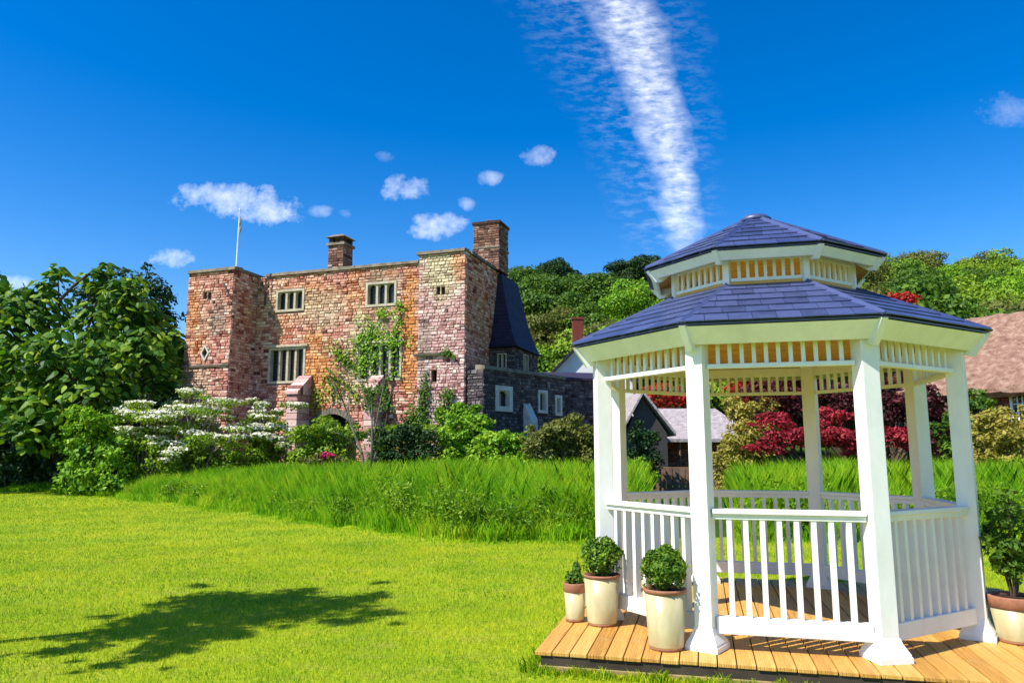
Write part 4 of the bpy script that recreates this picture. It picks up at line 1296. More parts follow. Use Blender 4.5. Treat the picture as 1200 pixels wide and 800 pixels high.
# gabled shed left of the barn, shade put into its dark wall colour
sd = thing('gabled_shed', 'dark shaded gable with pale roof slope at the barn end', 'shed', (0, 0, 0))
YS = 32.0
A_, B_, Cc = aty(722, 514, YS), aty(752, 462, YS), aty(790, 508, YS)
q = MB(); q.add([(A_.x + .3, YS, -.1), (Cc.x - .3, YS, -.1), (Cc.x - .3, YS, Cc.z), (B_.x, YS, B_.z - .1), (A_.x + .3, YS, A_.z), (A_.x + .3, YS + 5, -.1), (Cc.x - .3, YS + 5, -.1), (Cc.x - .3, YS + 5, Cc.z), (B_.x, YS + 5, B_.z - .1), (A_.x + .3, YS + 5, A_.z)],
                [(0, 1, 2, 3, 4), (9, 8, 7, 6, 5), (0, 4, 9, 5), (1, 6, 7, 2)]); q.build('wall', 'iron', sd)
for e0 in (A_, Cc):
    a0 = Vector((e0.x, YS - .4, e0.z - .1)); a1 = Vector((B_.x, YS - .4, B_.z)); off = Vector((0, 5.6, 0)); th = Vector((0, 0, .16))
    q = MB(); q.hexa([a0, a1, a1 + off, a0 + off], [a0 + th, a1 + th, a1 + off + th, a0 + off + th]); q.build('roof', 'stone_slates', sd)

# garden gate
YG = 25.0
gx0, gx1 = aty(768, 560, YG).x, aty(853, 560, YG).x
gb = hz((gx0 + gx1) / 2, YG)
gt = thing('garden_gate', 'weathered boarded wooden garden gate between stout posts on the path', 'gate', ((gx0 + gx1) / 2, YG, gb), 0)
hw_ = (gx1 - gx0) / 2; gh = aty(810, 546, YG).z - gb
for sx_ in (-1, 1):
    q = MB(); q.box(sx_ * hw_ - .11, sx_ * hw_ + .11, -.11, .11, -.3, gh + .12); o = q.build('gate_post', 'gate_wood', gt, bevel=.015)
    q = MB(); q.hexa([(sx_ * hw_ - .14, -.14, gh + .123), (sx_ * hw_ + .14, -.14, gh + .123), (sx_ * hw_ + .14, .14, gh + .123), (sx_ * hw_ - .14, .14, gh + .123)], [(sx_ * hw_ - .02, -.02, gh + .22), (sx_ * hw_ + .02, -.02, gh + .22), (sx_ * hw_ + .02, .02, gh + .22), (sx_ * hw_ - .02, .02, gh + .22)]); q.build('post_cap', 'gate_wood', o)
for zz_ in (0.12, gh * .55, gh - .14):
    q = MB(); q.box(-hw_ + .12, hw_ - .12, -.03, .03, zz_, zz_ + .11); q.build('rail', 'gate_wood', gt, bevel=.008)
n_ = 10
for i in range(n_):
    x0_ = -hw_ + .13 + i * (2 * hw_ - .26) / n_
    q = MB(); q.box(x0_ + .012, x0_ + (2 * hw_ - .26) / n_ - .012, -.056, -.032, .06, gh - .05 + random.uniform(-.03, .03)); q.build('board', 'gate_wood', gt)

# thatched cottage on the right
ct = thing('thatched_cottage', 'thatched cottage with brick wall and white-framed window behind the right gazebo posts', 'cottage', (0, 0, 0))
P0 = Vector((13.9, 25.2, 0)); P1 = P0 + Vector((math.cos(R(-50)), math.sin(R(-50)), 0)) * 12
fr, Ln, ex, nn = simple_frame(P0, P1)
ze = 3.45; zr_ = 6.1
wn_ = rectw(1184, 460, 1214, 496, P0, ex, nn)
mb = MB(); wall_face(mb, fr, 0, Ln, -.1, ze, [wn_])
mb.add([fr(0, -.1, 0), fr(0, ze, 0), fr(0, zr_ - .3, -3), fr(0, ze, -6), fr(0, -.1, -6)], [(0, 1, 2, 3, 4)])
wc = mb.build('wall', 'mortar_dark', ct)
mb = MB(); lay_stones(mb, fr, 0, Ln, 0, ze, [wn_], (.18, .3), (.075, .1), (.004, .014), .007); o = mb.build('brickwork', 'brick', wc); o['kind'] = 'stuff'
# thatch: thick rounded slopes on a fine grid
q = MB()
prof = [(0.35, ze - .18), (0.55, ze - .05), (0.5, ze + .16), (-0.6, ze + 1.0), (-1.8, ze + 1.85), (-2.7, zr_ + .15), (-3.0, zr_ + .32), (-3.3, zr_ + .15), (-4.2, ze + 1.85), (-6.5, ze + .1), (-6.4, ze - .2)]
nseg = 46
vs = []; fs = []
for i in range(nseg + 1):
    x_ = -0.5 + (Ln + 1.0) * i / nseg
    for j, (d_, z_) in enumerate(prof):
        e_ = random.uniform(-.03, .03)
        vs.append(fr(x_, z_ + e_, d_ + e_ * .5))
npf = len(prof)
for i in range(nseg):
    for j in range(npf - 1):
        a = i * npf + j
        fs.append((a, a + npf, a + npf + 1, a + 1))
fs.append(tuple(range(npf))); fs.append(tuple(reversed(range(nseg * npf, nseg * npf + npf))))
q.add(vs, fs); q.build('thatched_roof', 'thatch', ct)
def white_window(parent, fr, x0, x1, z0, z1, nx_, nz_):
    def slab(q, a, b_, c_, d_, n0, n1):
        q.hexa([fr(a, c_, n0), fr(b_, c_, n0), fr(b_, d_, n0), fr(a, d_, n0)], [fr(a, c_, n1), fr(b_, c_, n1), fr(b_, d_, n1), fr(a, d_, n1)])
    q = MB(); f_ = .07
    slab(q, x0, x0 + f_, z0, z1, -.1, .03); slab(q, x1 - f_, x1, z0, z1, -.1, .03); slab(q, x0 + f_, x1 - f_, z0, z0 + f_, -.1, .05); slab(q, x0 + f_, x1 - f_, z1 - f_, z1, -.1, .028)
    w_ = q.build('window', 'white_paint', parent)
    for i in range(1, nx_):
        q = MB(); c_ = x0 + f_ + (x1 - x0 - 2 * f_) * i / nx_; slab(q, c_ - .018, c_ + .018, z0 + f_, z1 - f_, -.08, 0.0); q.build('glazing_bar', 'white_paint', w_)
    for j in range(1, nz_):
        q = MB(); c_ = z0 + f_ + (z1 - z0 - 2 * f_) * j / nz_; slab(q, x0 + f_, x1 - f_, c_ - .016, c_ + .016, -.078, -.003); q.build('glazing_bar', 'white_paint', w_)
    for i in range(nx_):
        for j in range(nz_):
            a = x0 + f_ + (x1 - x0 - 2 * f_) * i / nx_; b_ = x0 + f_ + (x1 - x0 - 2 * f_) * (i + 1) / nx_
            c_ = z0 + f_ + (z1 - z0 - 2 * f_) * j / nz_; d_ = z0 + f_ + (z1 - z0 - 2 * f_) * (j + 1) / nz_
            q = MB(); slab(q, a + .002, b_ - .002, c_ + .002, d_ - .002, -.06, -.05); q.build('pane', 'glass', w_)
white_window(wc, fr, *wn_, 4, 3)

# ------------------------------------------------------------ trees
def rand_puffs(cx, cy, cz, rx, ry, rz, n, pr=(0.26, 0.42), seed=0, low=-0.5):
    rs = np.random.default_rng(seed)
    out = []
    while len(out) < n:
        d = rs.normal(size=3); d /= np.linalg.norm(d)
        if d[2] < low: continue
        k = rs.uniform(0.45, 0.86)
        s = rs.uniform(*pr)
        m_ = (rx + ry + rz) / 3
        out.append((cx + d[0] * rx * k, cy + d[1] * ry * k, cz + d[2] * rz * k, m_ * s * rs.uniform(.9, 1.3), m_ * s * rs.uniform(.9, 1.3), m_ * s * rs.uniform(.6, .9)))
    return out
def limbs(mb, base, r0, puffs, hsplit, seed=0, nmax=10, seg=6):
    rs = random.Random(seed)
    top = Vector((base[0], base[1], hsplit))
    mb.tube([base, Vector(base).lerp(top, .5) + Vector((rs.uniform(-.1, .1), rs.uniform(-.1, .1), 0)), top], [r0, r0 * .8, r0 * .62], 8)
    for p in puffs[:nmax]:
        e = Vector(p[:3]); mid = top.lerp(e, .5) + Vector((0, 0, .12 * (e - top).length))
        mb.tube([top - Vector((0, 0, .08)), mid, e], [r0 * .5, r0 * .3, r0 * .08], seg)
def tree_proto(name, label, cat, material, Hh, rx, rz, npf, nleaf, lsize, seed, pr=(.26, .42), bark='bark', trunk_r=.22, group=None, conifer=False):
    t = thing(name, label, cat, (0, 0, 0), 0, group)
    if conifer:
        puffs = []
        rs = np.random.default_rng(seed)
        for i in range(npf):
            f_ = i / npf
            rr = rx * (1 - f_) * rs.uniform(.6, 1.0)
            a = i * 2.4
            puffs.append((rr * math.cos(a) * .7, rr * math.sin(a) * .7, Hh * (.28 + .7 * f_), .45 + rr * .45, .45 + rr * .45, .45 + .25 * (1 - f_)))
    else:
        puffs = rand_puffs(0, 0, Hh - rz, rx, rx, rz, npf, pr, seed)
    mb = MB(); limbs(mb, (0, 0, -.6), trunk_r, sorted(puffs, key=lambda p: p[2])[::2], Hh - 1.7 * rz if not conifer else Hh * .3, seed)
    if conifer: mb.tube([(0, 0, Hh * .2), (0, 0, Hh * .97)], [trunk_r * .7, .03], 6)
    mb.build('trunk', bark, t)
    o = link('crown', leaf_mesh('crown', puffs, nleaf, lsize, material, .7, jitter=.5), t); o['kind'] = 'stuff'
    return t
HG = 'trees on the wooded hill'
protos = {
    'mid': [tree_proto('broadleaf_tree', 'x', 'tree', 'leaf_mid', 10.5, 3.9, 4.0, 40, 13000, .31, 3 + i, group=HG) for i in range(2)],
    'light': [tree_proto('pale_broadleaf_tree', 'x', 'tree', 'leaf_light', 9.5, 3.8, 3.7, 40, 13000, .30, 13 + i, group=HG) for i in range(2)],
    'bright': [tree_proto('bright_broadleaf_tree', 'x', 'tree', 'leaf_bright', 10.0, 3.7, 4.0, 42, 13000, .28, 43 + i, group=HG) for i in range(1)],
    'olive': [tree_proto('olive_broadleaf_tree', 'x', 'tree', 'leaf_olive', 10.0, 4.0, 3.8, 38, 13000, .30, 23 + i, group=HG) for i in range(1)],
    'dark': [tree_proto('pine_tree', 'x', 'tree', 'leaf_dark', 12.0, 3.0, 4.6, 34, 12000, .28, 33 + i, pr=(.2, .36), group=HG) for i in range(2)],
}
used = set()
LBL = {}
for a_, b_ in {
    'mid': 'mid green broadleaf tree in the wood on the hill %s',
    'light': 'pale yellow-green broadleaf tree in the wood on the hill %s',
    'bright': 'fresh bright green broadleaf tree in the wood on the hill %s',
    'olive': 'dull olive broadleaf tree in the wood on the hill %s',
    'dark': 'dark bluish-green pine in the wood on the hill %s',
}.items(): LBL[a_] = b_
def plant(kind, i, X, Y, sc, where, dz=0):
    pr_ = protos[kind][i % len(protos[kind])]
    z = hz(X, Y) - .2 + dz
    key = pr_.name
    rz_ = random.uniform(0, 6.28)
    s3 = (sc * random.uniform(.9, 1.12), sc * random.uniform(.9, 1.12), sc * random.uniform(.92, 1.1))
    if key not in used:
        used.add(key); o = pr_
        o.location = (X, Y, z); o.rotation_euler = (0, 0, rz_); o.scale = s3
    else:
        o = dup(pr_, (X, Y, z), rz_, s3)
    o['label'] = LBL[kind] % where
    return o
# left of the castle
for (px, Y, k, sc) in [(-30, 62, 'mid', .9), (30, 70, 'dark', .8), (75, 64, 'mid', .95), (130, 74, 'dark', .8), (175, 66, 'mid', 1.0), (212, 72, 'mid', .95), (232, 62, 'dark', .62), (255, 84, 'mid', .8), (-5, 85, 'mid', .9), (100, 88, 'dark', .8), (190, 55, 'dark', .62)]:
    plant(k, int(px), (px - 600) / FPX * Y, Y, sc, 'left of the gatehouse')
# behind the gatehouse and the white house
rows = [(104, 'd', 22), (97, 'd', 26), (88, 'm', 30), (78, 'm', 32), (68, 'b', 36), (60, 'b', 42)]
for Y, sp_, dpx in rows:
    px = 566 + random.uniform(0, 20)
    while px < 800:
        k = {'d': random.choice(['dark', 'dark', 'mid']), 'm': random.choice(['mid', 'bright', 'mid', 'light', 'bright']), 'b': random.choice(['mid', 'bright', 'olive', 'mid'])}[sp_]
        plant(k, int(px), (px - 600) / FPX * Y, Y + random.uniform(-2, 2), random.uniform(.82, 1.05), {'d': 'crest', 'm': 'slope', 'b': 'foot'}[sp_] + ' behind the gatehouse')
        px += dpx * random.uniform(.8, 1.25)
for (px, Y, k, sc) in [(712, 58, 'light', 1.12), (672, 55, 'light', .82), (745, 60, 'light', .9), (640, 56, 'olive', .6)]:
    plant(k, int(px), (px - 600) / FPX * Y, Y, sc, 'behind the white house')
# on the right hill
for Y, dpx in [(100, 34), (88, 38), (77, 42), (67, 46), (58, 52), (50, 60), (43, 74)]:
    px = 905 + random.uniform(0, 25)
    while px < 1280:
        k = random.choice(['light', 'light', 'mid', 'olive', 'bright', 'light'] if Y > 52 else ['mid', 'mid', 'olive', 'light'])
        plant(k, int(px) + 1, (px - 600) / FPX * Y, Y + random.uniform(-2, 2), random.uniform(.85, 1.05), ('crest' if Y > 80 else 'slope' if Y > 55 else 'foot') + ' above the thatched cottage')
        px += dpx * random.uniform(.85, 1.2)
# behind the barn
for (px, Y, k, sc) in [(800, 50, 'mid', .6), (850, 46, 'dark', .55), (890, 52, 'mid', .7), (935, 48, 'dark', .55), (770, 56, 'dark', .6), (985, 46, 'mid', .6)]:
    plant(k, int(px), (px - 600) / FPX * Y, Y, sc, 'behind the barn')
for lst in protos.values():
    for p_ in lst:
        if p_.name not in used:
            for ch in list(p_.children): bpy.data.objects.remove(ch)
            bpy.data.objects.remove(p_)

# generic shrub from puffs given in photo pixels: (px, py, depth, rx, rz)
def shrub(name, label, cat, material, plist, nleaf, lsize, aspect=.6, group=None, base=None, stems=True, bark='bark', sr=.03, jitter=.55, sub=7, seedv=1):
    """plist in photo pixels with depth; each entry becomes several clumps"""
    rs = np.random.default_rng(seedv)
    pf = []
    for (px, py, Y, rx, rz) in plist:
        c_ = aty(px, py, Y)
        pf.append((c_.x, c_.y, c_.z, rx * .66, rx * .66, rz * .66))
        for k in range(sub + 6):
            d = rs.normal(size=3); d /= np.linalg.norm(d); d[2] = abs(d[2]) if rs.random() < .7 else d[2]
            s = rs.uniform(.16, .4); w_ = rs.uniform(.6, 1.02)
            pf.append((c_.x + d[0] * rx * w_, c_.y + d[1] * rx * w_, c_.z + d[2] * rz * w_, rx * s, rx * s, rz * s * .9))
    if cat == 'bush':
        for (px, py, Y, rx, rz) in plist:
            c_ = aty(px, py, Y); g_ = hz(c_.x, c_.y)
            for f_ in (.3, .62):
                zc = g_ + (c_.z - g_) * f_
                pf.append((c_.x + rs.normal() * .1, c_.y, zc, rx * .8, rx * .8, max(.2, (c_.z - g_) * .3)))
        nleaf = int(nleaf * 1.6)
    if base is None:
        bx = sum(p[0] for p in pf) / len(pf); by = sum(p[1] for p in pf) / len(pf)
    else:
        bx, by = base
    bz = hz(bx, by)
    t = thing(name, label, cat, (bx, by, bz), 0, group)
    loc_ = [(p[0] - bx, p[1] - by, p[2] - bz, *p[3:]) for p in pf]
    o = link('foliage', leaf_mesh('foliage', loc_, nleaf, lsize, material, aspect, jitter=jitter), t); o['kind'] = 'stuff'
    if stems:
        mb = MB()
        rr = random.Random(seedv)
        for p in loc_[::max(1, len(loc_) // 12)]:
            e = Vector(p[:3]); b0 = Vector((e.x * .15 + rr.uniform(-.08, .08), e.y * .15, -.1))
            mb.tube([b0, b0.lerp(e, .55) + Vector((0, 0, .05)), e], [sr, sr * .7, sr * .25], 5)
        mb.build('stems', bark, t)['kind'] = 'stuff'
    return t

# big-leaved tree at the left edge of the lawn
YT = 30.0
TB = Vector((-19.5, 31.5, 0)); TB.z = hz(TB.x, TB.y)
bt = thing('big_leaved_tree', 'spreading tree with large drooping heart-shaped leaves over dark undergrowth by the lawn', 'tree', TB, 0)
clumps = []
for (px, py, Y, r_) in [(-40, 400, 30, 2.0), (-50, 470, 29, 1.8), (10, 380, 30, 1.5), (50, 372, 31, 1.3), (25, 430, 28.5, 1.6), (75, 425, 28.5, 1.5), (115, 380, 30, 1.2), (150, 365, 31, 1.2), (120, 430, 28.5, 1.3),
                        (165, 410, 30, 1.2), (185, 440, 30.5, .95), (140, 345, 31, .8), (110, 325, 31, .55), (125, 318, 31, .5), (68, 322, 31, .55), (50, 340, 31, .6), (155, 335, 31, .6), (175, 375, 31.5, .9), (195, 400, 31.5, .75),
                        (60, 480, 28, 1.3), (20, 485, 28, 1.2), (95, 470, 28, 1.2), (140, 465, 29, 1.0), (45, 510, 27.6, .8), (85, 500, 28, .9), (200, 420, 31.5, .55), (-20, 340, 31, 1.2), (20, 352, 31, .9), (212, 405, 31.5, .3)]:
    c_ = aty(px, py, Y); clumps.append((c_, r_))
# a single heart-shaped leaf, drooping
leafp = [(0, 0), (.20, -.10), (.40, .02), (.50, .24), (.42, .50), (.22, .80), (0, 1.08), (-.22, .80), (-.42, .50), (-.50, .24), (-.40, .02), (-.20, -.10)]
def leaf_v(sz):
    vs = [Vector((0, -.45 * sz, -.03 * sz))]
    for x_, y_ in leafp:
        vs.append(Vector((x_ * sz, -y_ * sz, -.16 * sz * abs(x_) * 2 - .10 * sz * y_ * y_)))
    return vs
lf = [(0, i, i % 12 + 1) for i in range(1, 13)]
crown = MB(); singles = []
rsL = random.Random(5)
NL = 3900
tot = sum(r_ ** 2 for _, r_ in clumps)
for c_, r_ in clumps:
    for i in range(int(NL * r_ * r_ / tot) + 6):
        d = Vector((rsL.gauss(0, 1), rsL.gauss(0, 1), rsL.gauss(.2, 1))).normalized()
        k = r_ * (rsL.uniform(.55, 1.08))
        P = c_ + Vector((d.x * k, d.y * k * 1.0, d.z * k * .85))
        yaw = math.atan2(d.x, -d.y) + rsL.gauss(0, .7)      # tip points outward
        drop = rsL.uniform(.25, 1.15)
        mx = Matrix.Translation(P - TB) @ Matrix.Rotation(yaw, 4, 'Z') @ Matrix.Rotation(drop, 4, 'X') @ Matrix.Rotation(rsL.gauss(0, .35), 4, 'Y')
        sz = rsL.uniform(.24, .40)
        singles.append((P.y - .4 * P.z * 0 + rsL.random() * .3, mx, sz, min(1, max(0, rsL.gauss(.5, .24)))))
singles.sort(key=lambda s: s[0] - s[2] * 4)
leaf_mes = []
for i in range(6):
    q = MB(); q.add(leaf_v(1.0), lf, i / 5); leaf_mes.append(q.mesh('leaf', 'leaf_big'))
cands = [s for s in singles if -22.5 < (TB + s[1].translation).x and (TB + s[1].translation).z > 2.0]
pick = set(id(s) for s in cands[:300])
rest = MB()
for s in singles:
    if id(s) in pick:
        o = link('leaf', leaf_mes[int(s[3] * 5.99)], bt)
        o.matrix_local = s[1] @ Matrix.Scale(s[2], 4)
    else:
        rest.add([s[1] @ v for v in leaf_v(s[2])], lf, s[3])
o = rest.build('crown', 'leaf_big', bt); o['kind'] = 'stuff'
mb = MB()
mb.tube([(0, 0, -.3), (.15, -.1, 1.6), (.3, 0, 3.2)], [.28, .24, .19], 9)
for c_, r_ in clumps:
    e = c_ - TB
    mid = Vector((.3, 0, 3.0)).lerp(e, .55) + Vector((0, 0, .25))
    mb.tube([(.3, 0, 3.1), mid, e], [.10, .06, .02], 6)
arc = [aty(70, 352, 30.8), aty(85, 336, 30.8), aty(103, 322, 30.8), aty(122, 322, 30.8), aty(140, 334, 30.8)]
mb.tube([p - TB for p in arc], [.07, .065, .055, .045, .03], 6)
mb.build('trunk', 'bark', bt)

# round dark tree behind it
shrub('evergreen_tree', 'dark rounded evergreen tree between big-leaved tree and gatehouse tower', 'tree', 'leaf_dark',
      [(168, 350, 37, 1.9, 2.0), (185, 385, 36.5, 1.6, 1.8), (150, 400, 36, 2.0, 2.2), (175, 430, 36, 2.0, 2.0), (120, 380, 37, 2.2, 2.2)], 9000, .24, seedv=3, sr=.08)
# dark undergrowth in the shade beneath the big-leaved tree
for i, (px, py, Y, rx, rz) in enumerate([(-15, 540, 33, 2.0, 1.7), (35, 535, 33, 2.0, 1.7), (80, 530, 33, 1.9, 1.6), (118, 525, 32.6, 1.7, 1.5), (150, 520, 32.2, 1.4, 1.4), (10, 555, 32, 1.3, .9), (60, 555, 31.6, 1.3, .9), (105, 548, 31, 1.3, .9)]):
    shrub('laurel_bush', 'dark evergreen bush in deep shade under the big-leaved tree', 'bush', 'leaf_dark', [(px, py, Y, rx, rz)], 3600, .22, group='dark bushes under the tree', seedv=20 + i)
# layered white-flowered viburnum bushes
def viburnum(label, tiers, seedv):
    rs = np.random.default_rng(seedv)
    small = []
    for (px, py, Y, r_) in tiers:
        for k in range(6):
            small.append((px + rs.normal() * 15 * r_, py + rs.normal() * 7, Y + rs.normal() * .5, r_ * rs.uniform(.32, .68)))
    tiers = small
    pts = [aty(px, py, Y) for (px, py, Y, r_) in tiers]
    bx = sum(p.x for p in pts) / len(pts); by = sum(p.y for p in pts) / len(pts) + .2; bz = hz(bx, by)
    t = thing('viburnum_bush', label, 'bush', (bx, by, bz), 0, 'white-flowered bushes')
    pf = [(p.x - bx, p.y - by, p.z - bz, r_, r_ * .8, .10 + .10 * r_) for p, (_, _, _, r_) in zip(pts, tiers)]
    under = [(p[0] * .9 + rs.normal() * .2, p[1] + .3, p[2] * rs.uniform(.25, .8), p[3] * .9, p[3] * .9, .3) for p in pf]
    o = link('foliage', leaf_mesh('foliage', pf + under, 7500, .13, 'leaf_light', .6, jitter=.6, inner=.2), t); o['kind'] = 'stuff'
    fl = [(p[0], p[1], p[2] + .07, p[3] * 1.05, p[4] * 1.05, p[5] * .7) for p in pf]
    fl = [f_ for f_ in fl if rs.random() < .8]
    P, N, tt = puff_points(fl, 2600, .4, .5, .9)
    o = link('blossom', poly_mesh('blossom', leaf_quads(P, N, .11, .9), 4, tt, 'petal_white'), t); o['kind'] = 'stuff'
    mb = MB()
    for p in pf[::2]:
        e = Vector(p[:3]); mb.tube([(e.x * .1, e.y * .1, -.15), (e.x * .45, e.y * .45, e.z * .7), e], [.045, .03, .01], 5)
    mb.build('stems', 'bark_grey', t)['kind'] = 'stuff'
viburnum('white-flowered tiered bush spreading out below the tower corner', [(228, 468, 28.5, .9), (205, 472, 28, .7), (250, 478, 28, .9), (215, 488, 27.6, 1.0), (262, 492, 27.8, .9), (190, 500, 27.4, .9), (235, 508, 27.2, 1.0), (275, 512, 27.4, .9), (205, 525, 27, .8)], 51)
viburnum('white-flowered tiered bush reaching to the small gabled buttress', [(318, 486, 28.4, .7), (300, 482, 28.6, .6), (290, 498, 28.2, .9), (325, 500, 28.2, .6), (310, 512, 28, .8), (285, 522, 27.6, .8), (330, 520, 28, .5)], 52)
viburnum('white-flowered tiered bush half hidden under the big-leaved tree', [(160, 482, 27.4, .8), (185, 490, 27.2, .9), (150, 500, 27.2, .8), (172, 512, 27, .9), (195, 528, 26.8, .7), (140, 520, 27, .7)], 53)
# bushes before the gatehouse
shrub('bush', 'light green rounded bush below the big-leaved tree beside white blossom', 'bush', 'leaf_bright', [(112, 505, 27.2, 1.0, .9), (95, 530, 27.6, 1.0, .8), (135, 535, 26.8, .9, .7), (115, 552, 27.4, 1.0, .6)], 4600, .17, seedv=61)
shrub('bush', 'green bush growing in front of the gateway arch', 'bush', 'leaf_light', [(378, 508, 26.5, .9, .55), (402, 512, 26.3, .8, .5), (360, 518, 26.3, .7, .45)], 3400, .15, seedv=62)
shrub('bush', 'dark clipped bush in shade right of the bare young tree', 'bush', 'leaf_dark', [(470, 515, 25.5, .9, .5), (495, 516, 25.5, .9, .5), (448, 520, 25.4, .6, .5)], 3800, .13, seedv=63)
shrub('bush', 'low light-topped hedge bush at the foot of the corner block', 'bush', 'leaf_light', [(478, 503, 26.8, .8, .22), (505, 505, 26.8, .8, .22), (450, 506, 26.8, .6, .22)], 2600, .12, seedv=64)
shrub('bush', 'tall bright green bush against the shaded right corner of the gatehouse', 'bush', 'leaf_bright', [(540, 498, 25.6, .75, .6), (558, 505, 25.4, .7, .55), (548, 486, 25.8, .5, .5), (530, 515, 25.2, .6, .5), (570, 520, 25, .6, .4), (522, 495, 26, .4, .6)], 5200, .15, seedv=65)
shrub('bush', 'mid green bush below the pale chapel windows', 'bush', 'leaf_bright', [(590, 520, 24.4, .7, .45), (610, 524, 24.2, .6, .4)], 2400, .14, seedv=66)
shrub('bush', 'olive bush with russet tips between chapel range and gazebo post', 'bush', 'leaf_olive', [(645, 512, 23.8, .8, .6), (670, 508, 24, .8, .6), (690, 520, 23.6, .7, .5), (630, 522, 23.4, .6, .45)], 5200, .13, seedv=67)
shrub('bush', 'dark bush growing behind the left rear gazebo post', 'bush', 'leaf_dark', [(752, 520, 24, .55, .7), (745, 545, 23.6, .6, .5)], 2400, .13, seedv=68)
shrub('bush', 'fresh green bush at left of the garden gate', 'bush', 'leaf_bright', [(748, 560, 21, .45, .5), (735, 555, 21, .5, .5)], 1800, .13, seedv=69)
shrub('bush', 'golden bush with orange young leaves right of the barn', 'bush', 'leaf_gold', [(868, 490, 24.5, .7, .6), (880, 515, 24, .8, .6), (860, 530, 23.6, .7, .5), (895, 480, 25, .6, .5), (850, 545, 23.2, .6, .4)], 5200, .13, seedv=70)
shrub('bush', 'green and russet climber bush against the cottage wall below its window', 'bush', 'leaf_gold', [(1165, 500, 19.5, .6, .5), (1190, 515, 19, .7, .5), (1150, 520, 19.5, .5, .5), (1205, 500, 19.2, .5, .5)], 4600, .12, seedv=71)
shrub('bush', 'mid green bush at the end of the thatched cottage', 'bush', 'leaf_mid', [(1145, 480, 21.5, .7, .6), (1160, 510, 20.5, .7, .6), (1125, 500, 21.5, .7, .7)], 4200, .14, seedv=72)
shrub('flowering_plant', 'small plant with cerise flowers in the long grass', 'flowers', 'petal_pink', [(384, 534, 22, .16, .13), (378, 538, 22, .1, .1), (392, 538, 22, .08, .07)], 260, .09, seedv=73, sr=.01)
shrub('bush', 'reddish brown bush around the cerise flowers', 'bush', 'leaf_olive', [(370, 540, 22.2, .4, .22), (398, 542, 22.2, .35, .2)], 1300, .09, seedv=74)
# red maples
shrub('maple_tree', 'low spreading crimson maple seen through the gazebo', 'tree', 'leaf_red', [(905, 498, 22, .8, .4), (930, 515, 21.6, .9, .35), (900, 525, 21.6, .6, .3), (955, 510, 21.8, .8, .35), (985, 515, 21.6, .9, .35), (1005, 525, 21.6, .6, .3), (975, 490, 22.2, .6, .3), (1050, 515, 21.6, .7, .35), (1070, 525, 21.4, .5, .3)], 9000, .11, seedv=81, sr=.05)
shrub('maple_tree', 'dark maroon-leaved tree with bare boughs behind the crimson maple', 'tree', 'leaf_maroon', [(900, 470, 25, 1.2, .8), (940, 465, 25.5, 1.3, .9), (985, 470, 25.5, 1.3, .9), (1025, 480, 25, 1.3, .9), (1060, 485, 24.6, 1.2, .9), (1095, 480, 24.6, 1.2, 1.0), (1040, 455, 26, 1.2, .8), (1100, 510, 24, 1.0, .8)], 11000, .15, seedv=82, sr=.09)
shrub('maple_tree', 'tall scarlet tree showing over the gazebo roof', 'tree', 'leaf_scarlet', [(1040, 362, 38, 1.3, .8), (1020, 382, 38, 1.5, 1.3), (1055, 390, 38, 1.5, 1.3), (1035, 405, 38, 2, 2)], 6500, .22, seedv=83, sr=.09)
shrub('maple_tree', 'rounded scarlet tree behind the barn roof', 'tree', 'leaf_scarlet', [(900, 452, 42, 1.6, 1.0), (880, 462, 42, 1.3, 1.0), (920, 462, 42, 1.5, 1.0), (775, 468, 44, 1.4, .9), (790, 475, 44, 1.2, .8)], 6500, .2, seedv=84, sr=.08)
# bare young tree before the gateway
yb = 21.0
P = aty(432, 560, yb); zb = hz(P.x, P.y)
t = thing('young_tree', 'slender half-bare young tree standing in the long grass before the gateway', 'tree', (P.x, P.y, zb), 0)
mb = MB(); rs = random.Random(4); tips = []
def L_(px, py, dy=0): return aty(px, py, yb + dy) - Vector((P.x, P.y, zb))
for path in [[(434, 560), (436, 520), (436, 480), (434, 455)], [(430, 560), (424, 530), (412, 500), (402, 470), (392, 450)], [(436, 520), (444, 480), (450, 450), (455, 430)], [(412, 500), (408, 480), (410, 455), (406, 432)], [(424, 530), (410, 515), (398, 508), (385, 505)], [(436, 490), (428, 465), (420, 440)], [(402, 470), (394, 455), (384, 440)], [(438, 540), (444, 520), (446, 500)]]:
    pts_ = [L_(a, b_, rs.uniform(-.15, .15)) for a, b_ in path]
    if path[0][1] == 560: pts_[0].z = -.15
    r0 = .05 if path[0][1] == 560 else .028
    mb.tube(pts_, [r0 * (1 - .8 * i / (len(pts_) - 1)) for i in range(len(pts_))], 6); tips += pts_[1:]
mb.build('trunk', 'bark_grey', t)
o = link('crown', leaf_mesh('crown', [(p.x, p.y, p.z, .22, .22, .2) for p in tips] + [(L_(434, 455).x, 0, L_(434, 455).z, .3, .3, .35)], 420, .10, 'leaf_mid', .55, jitter=.8), t); o['kind'] = 'stuff'
mb = MB()
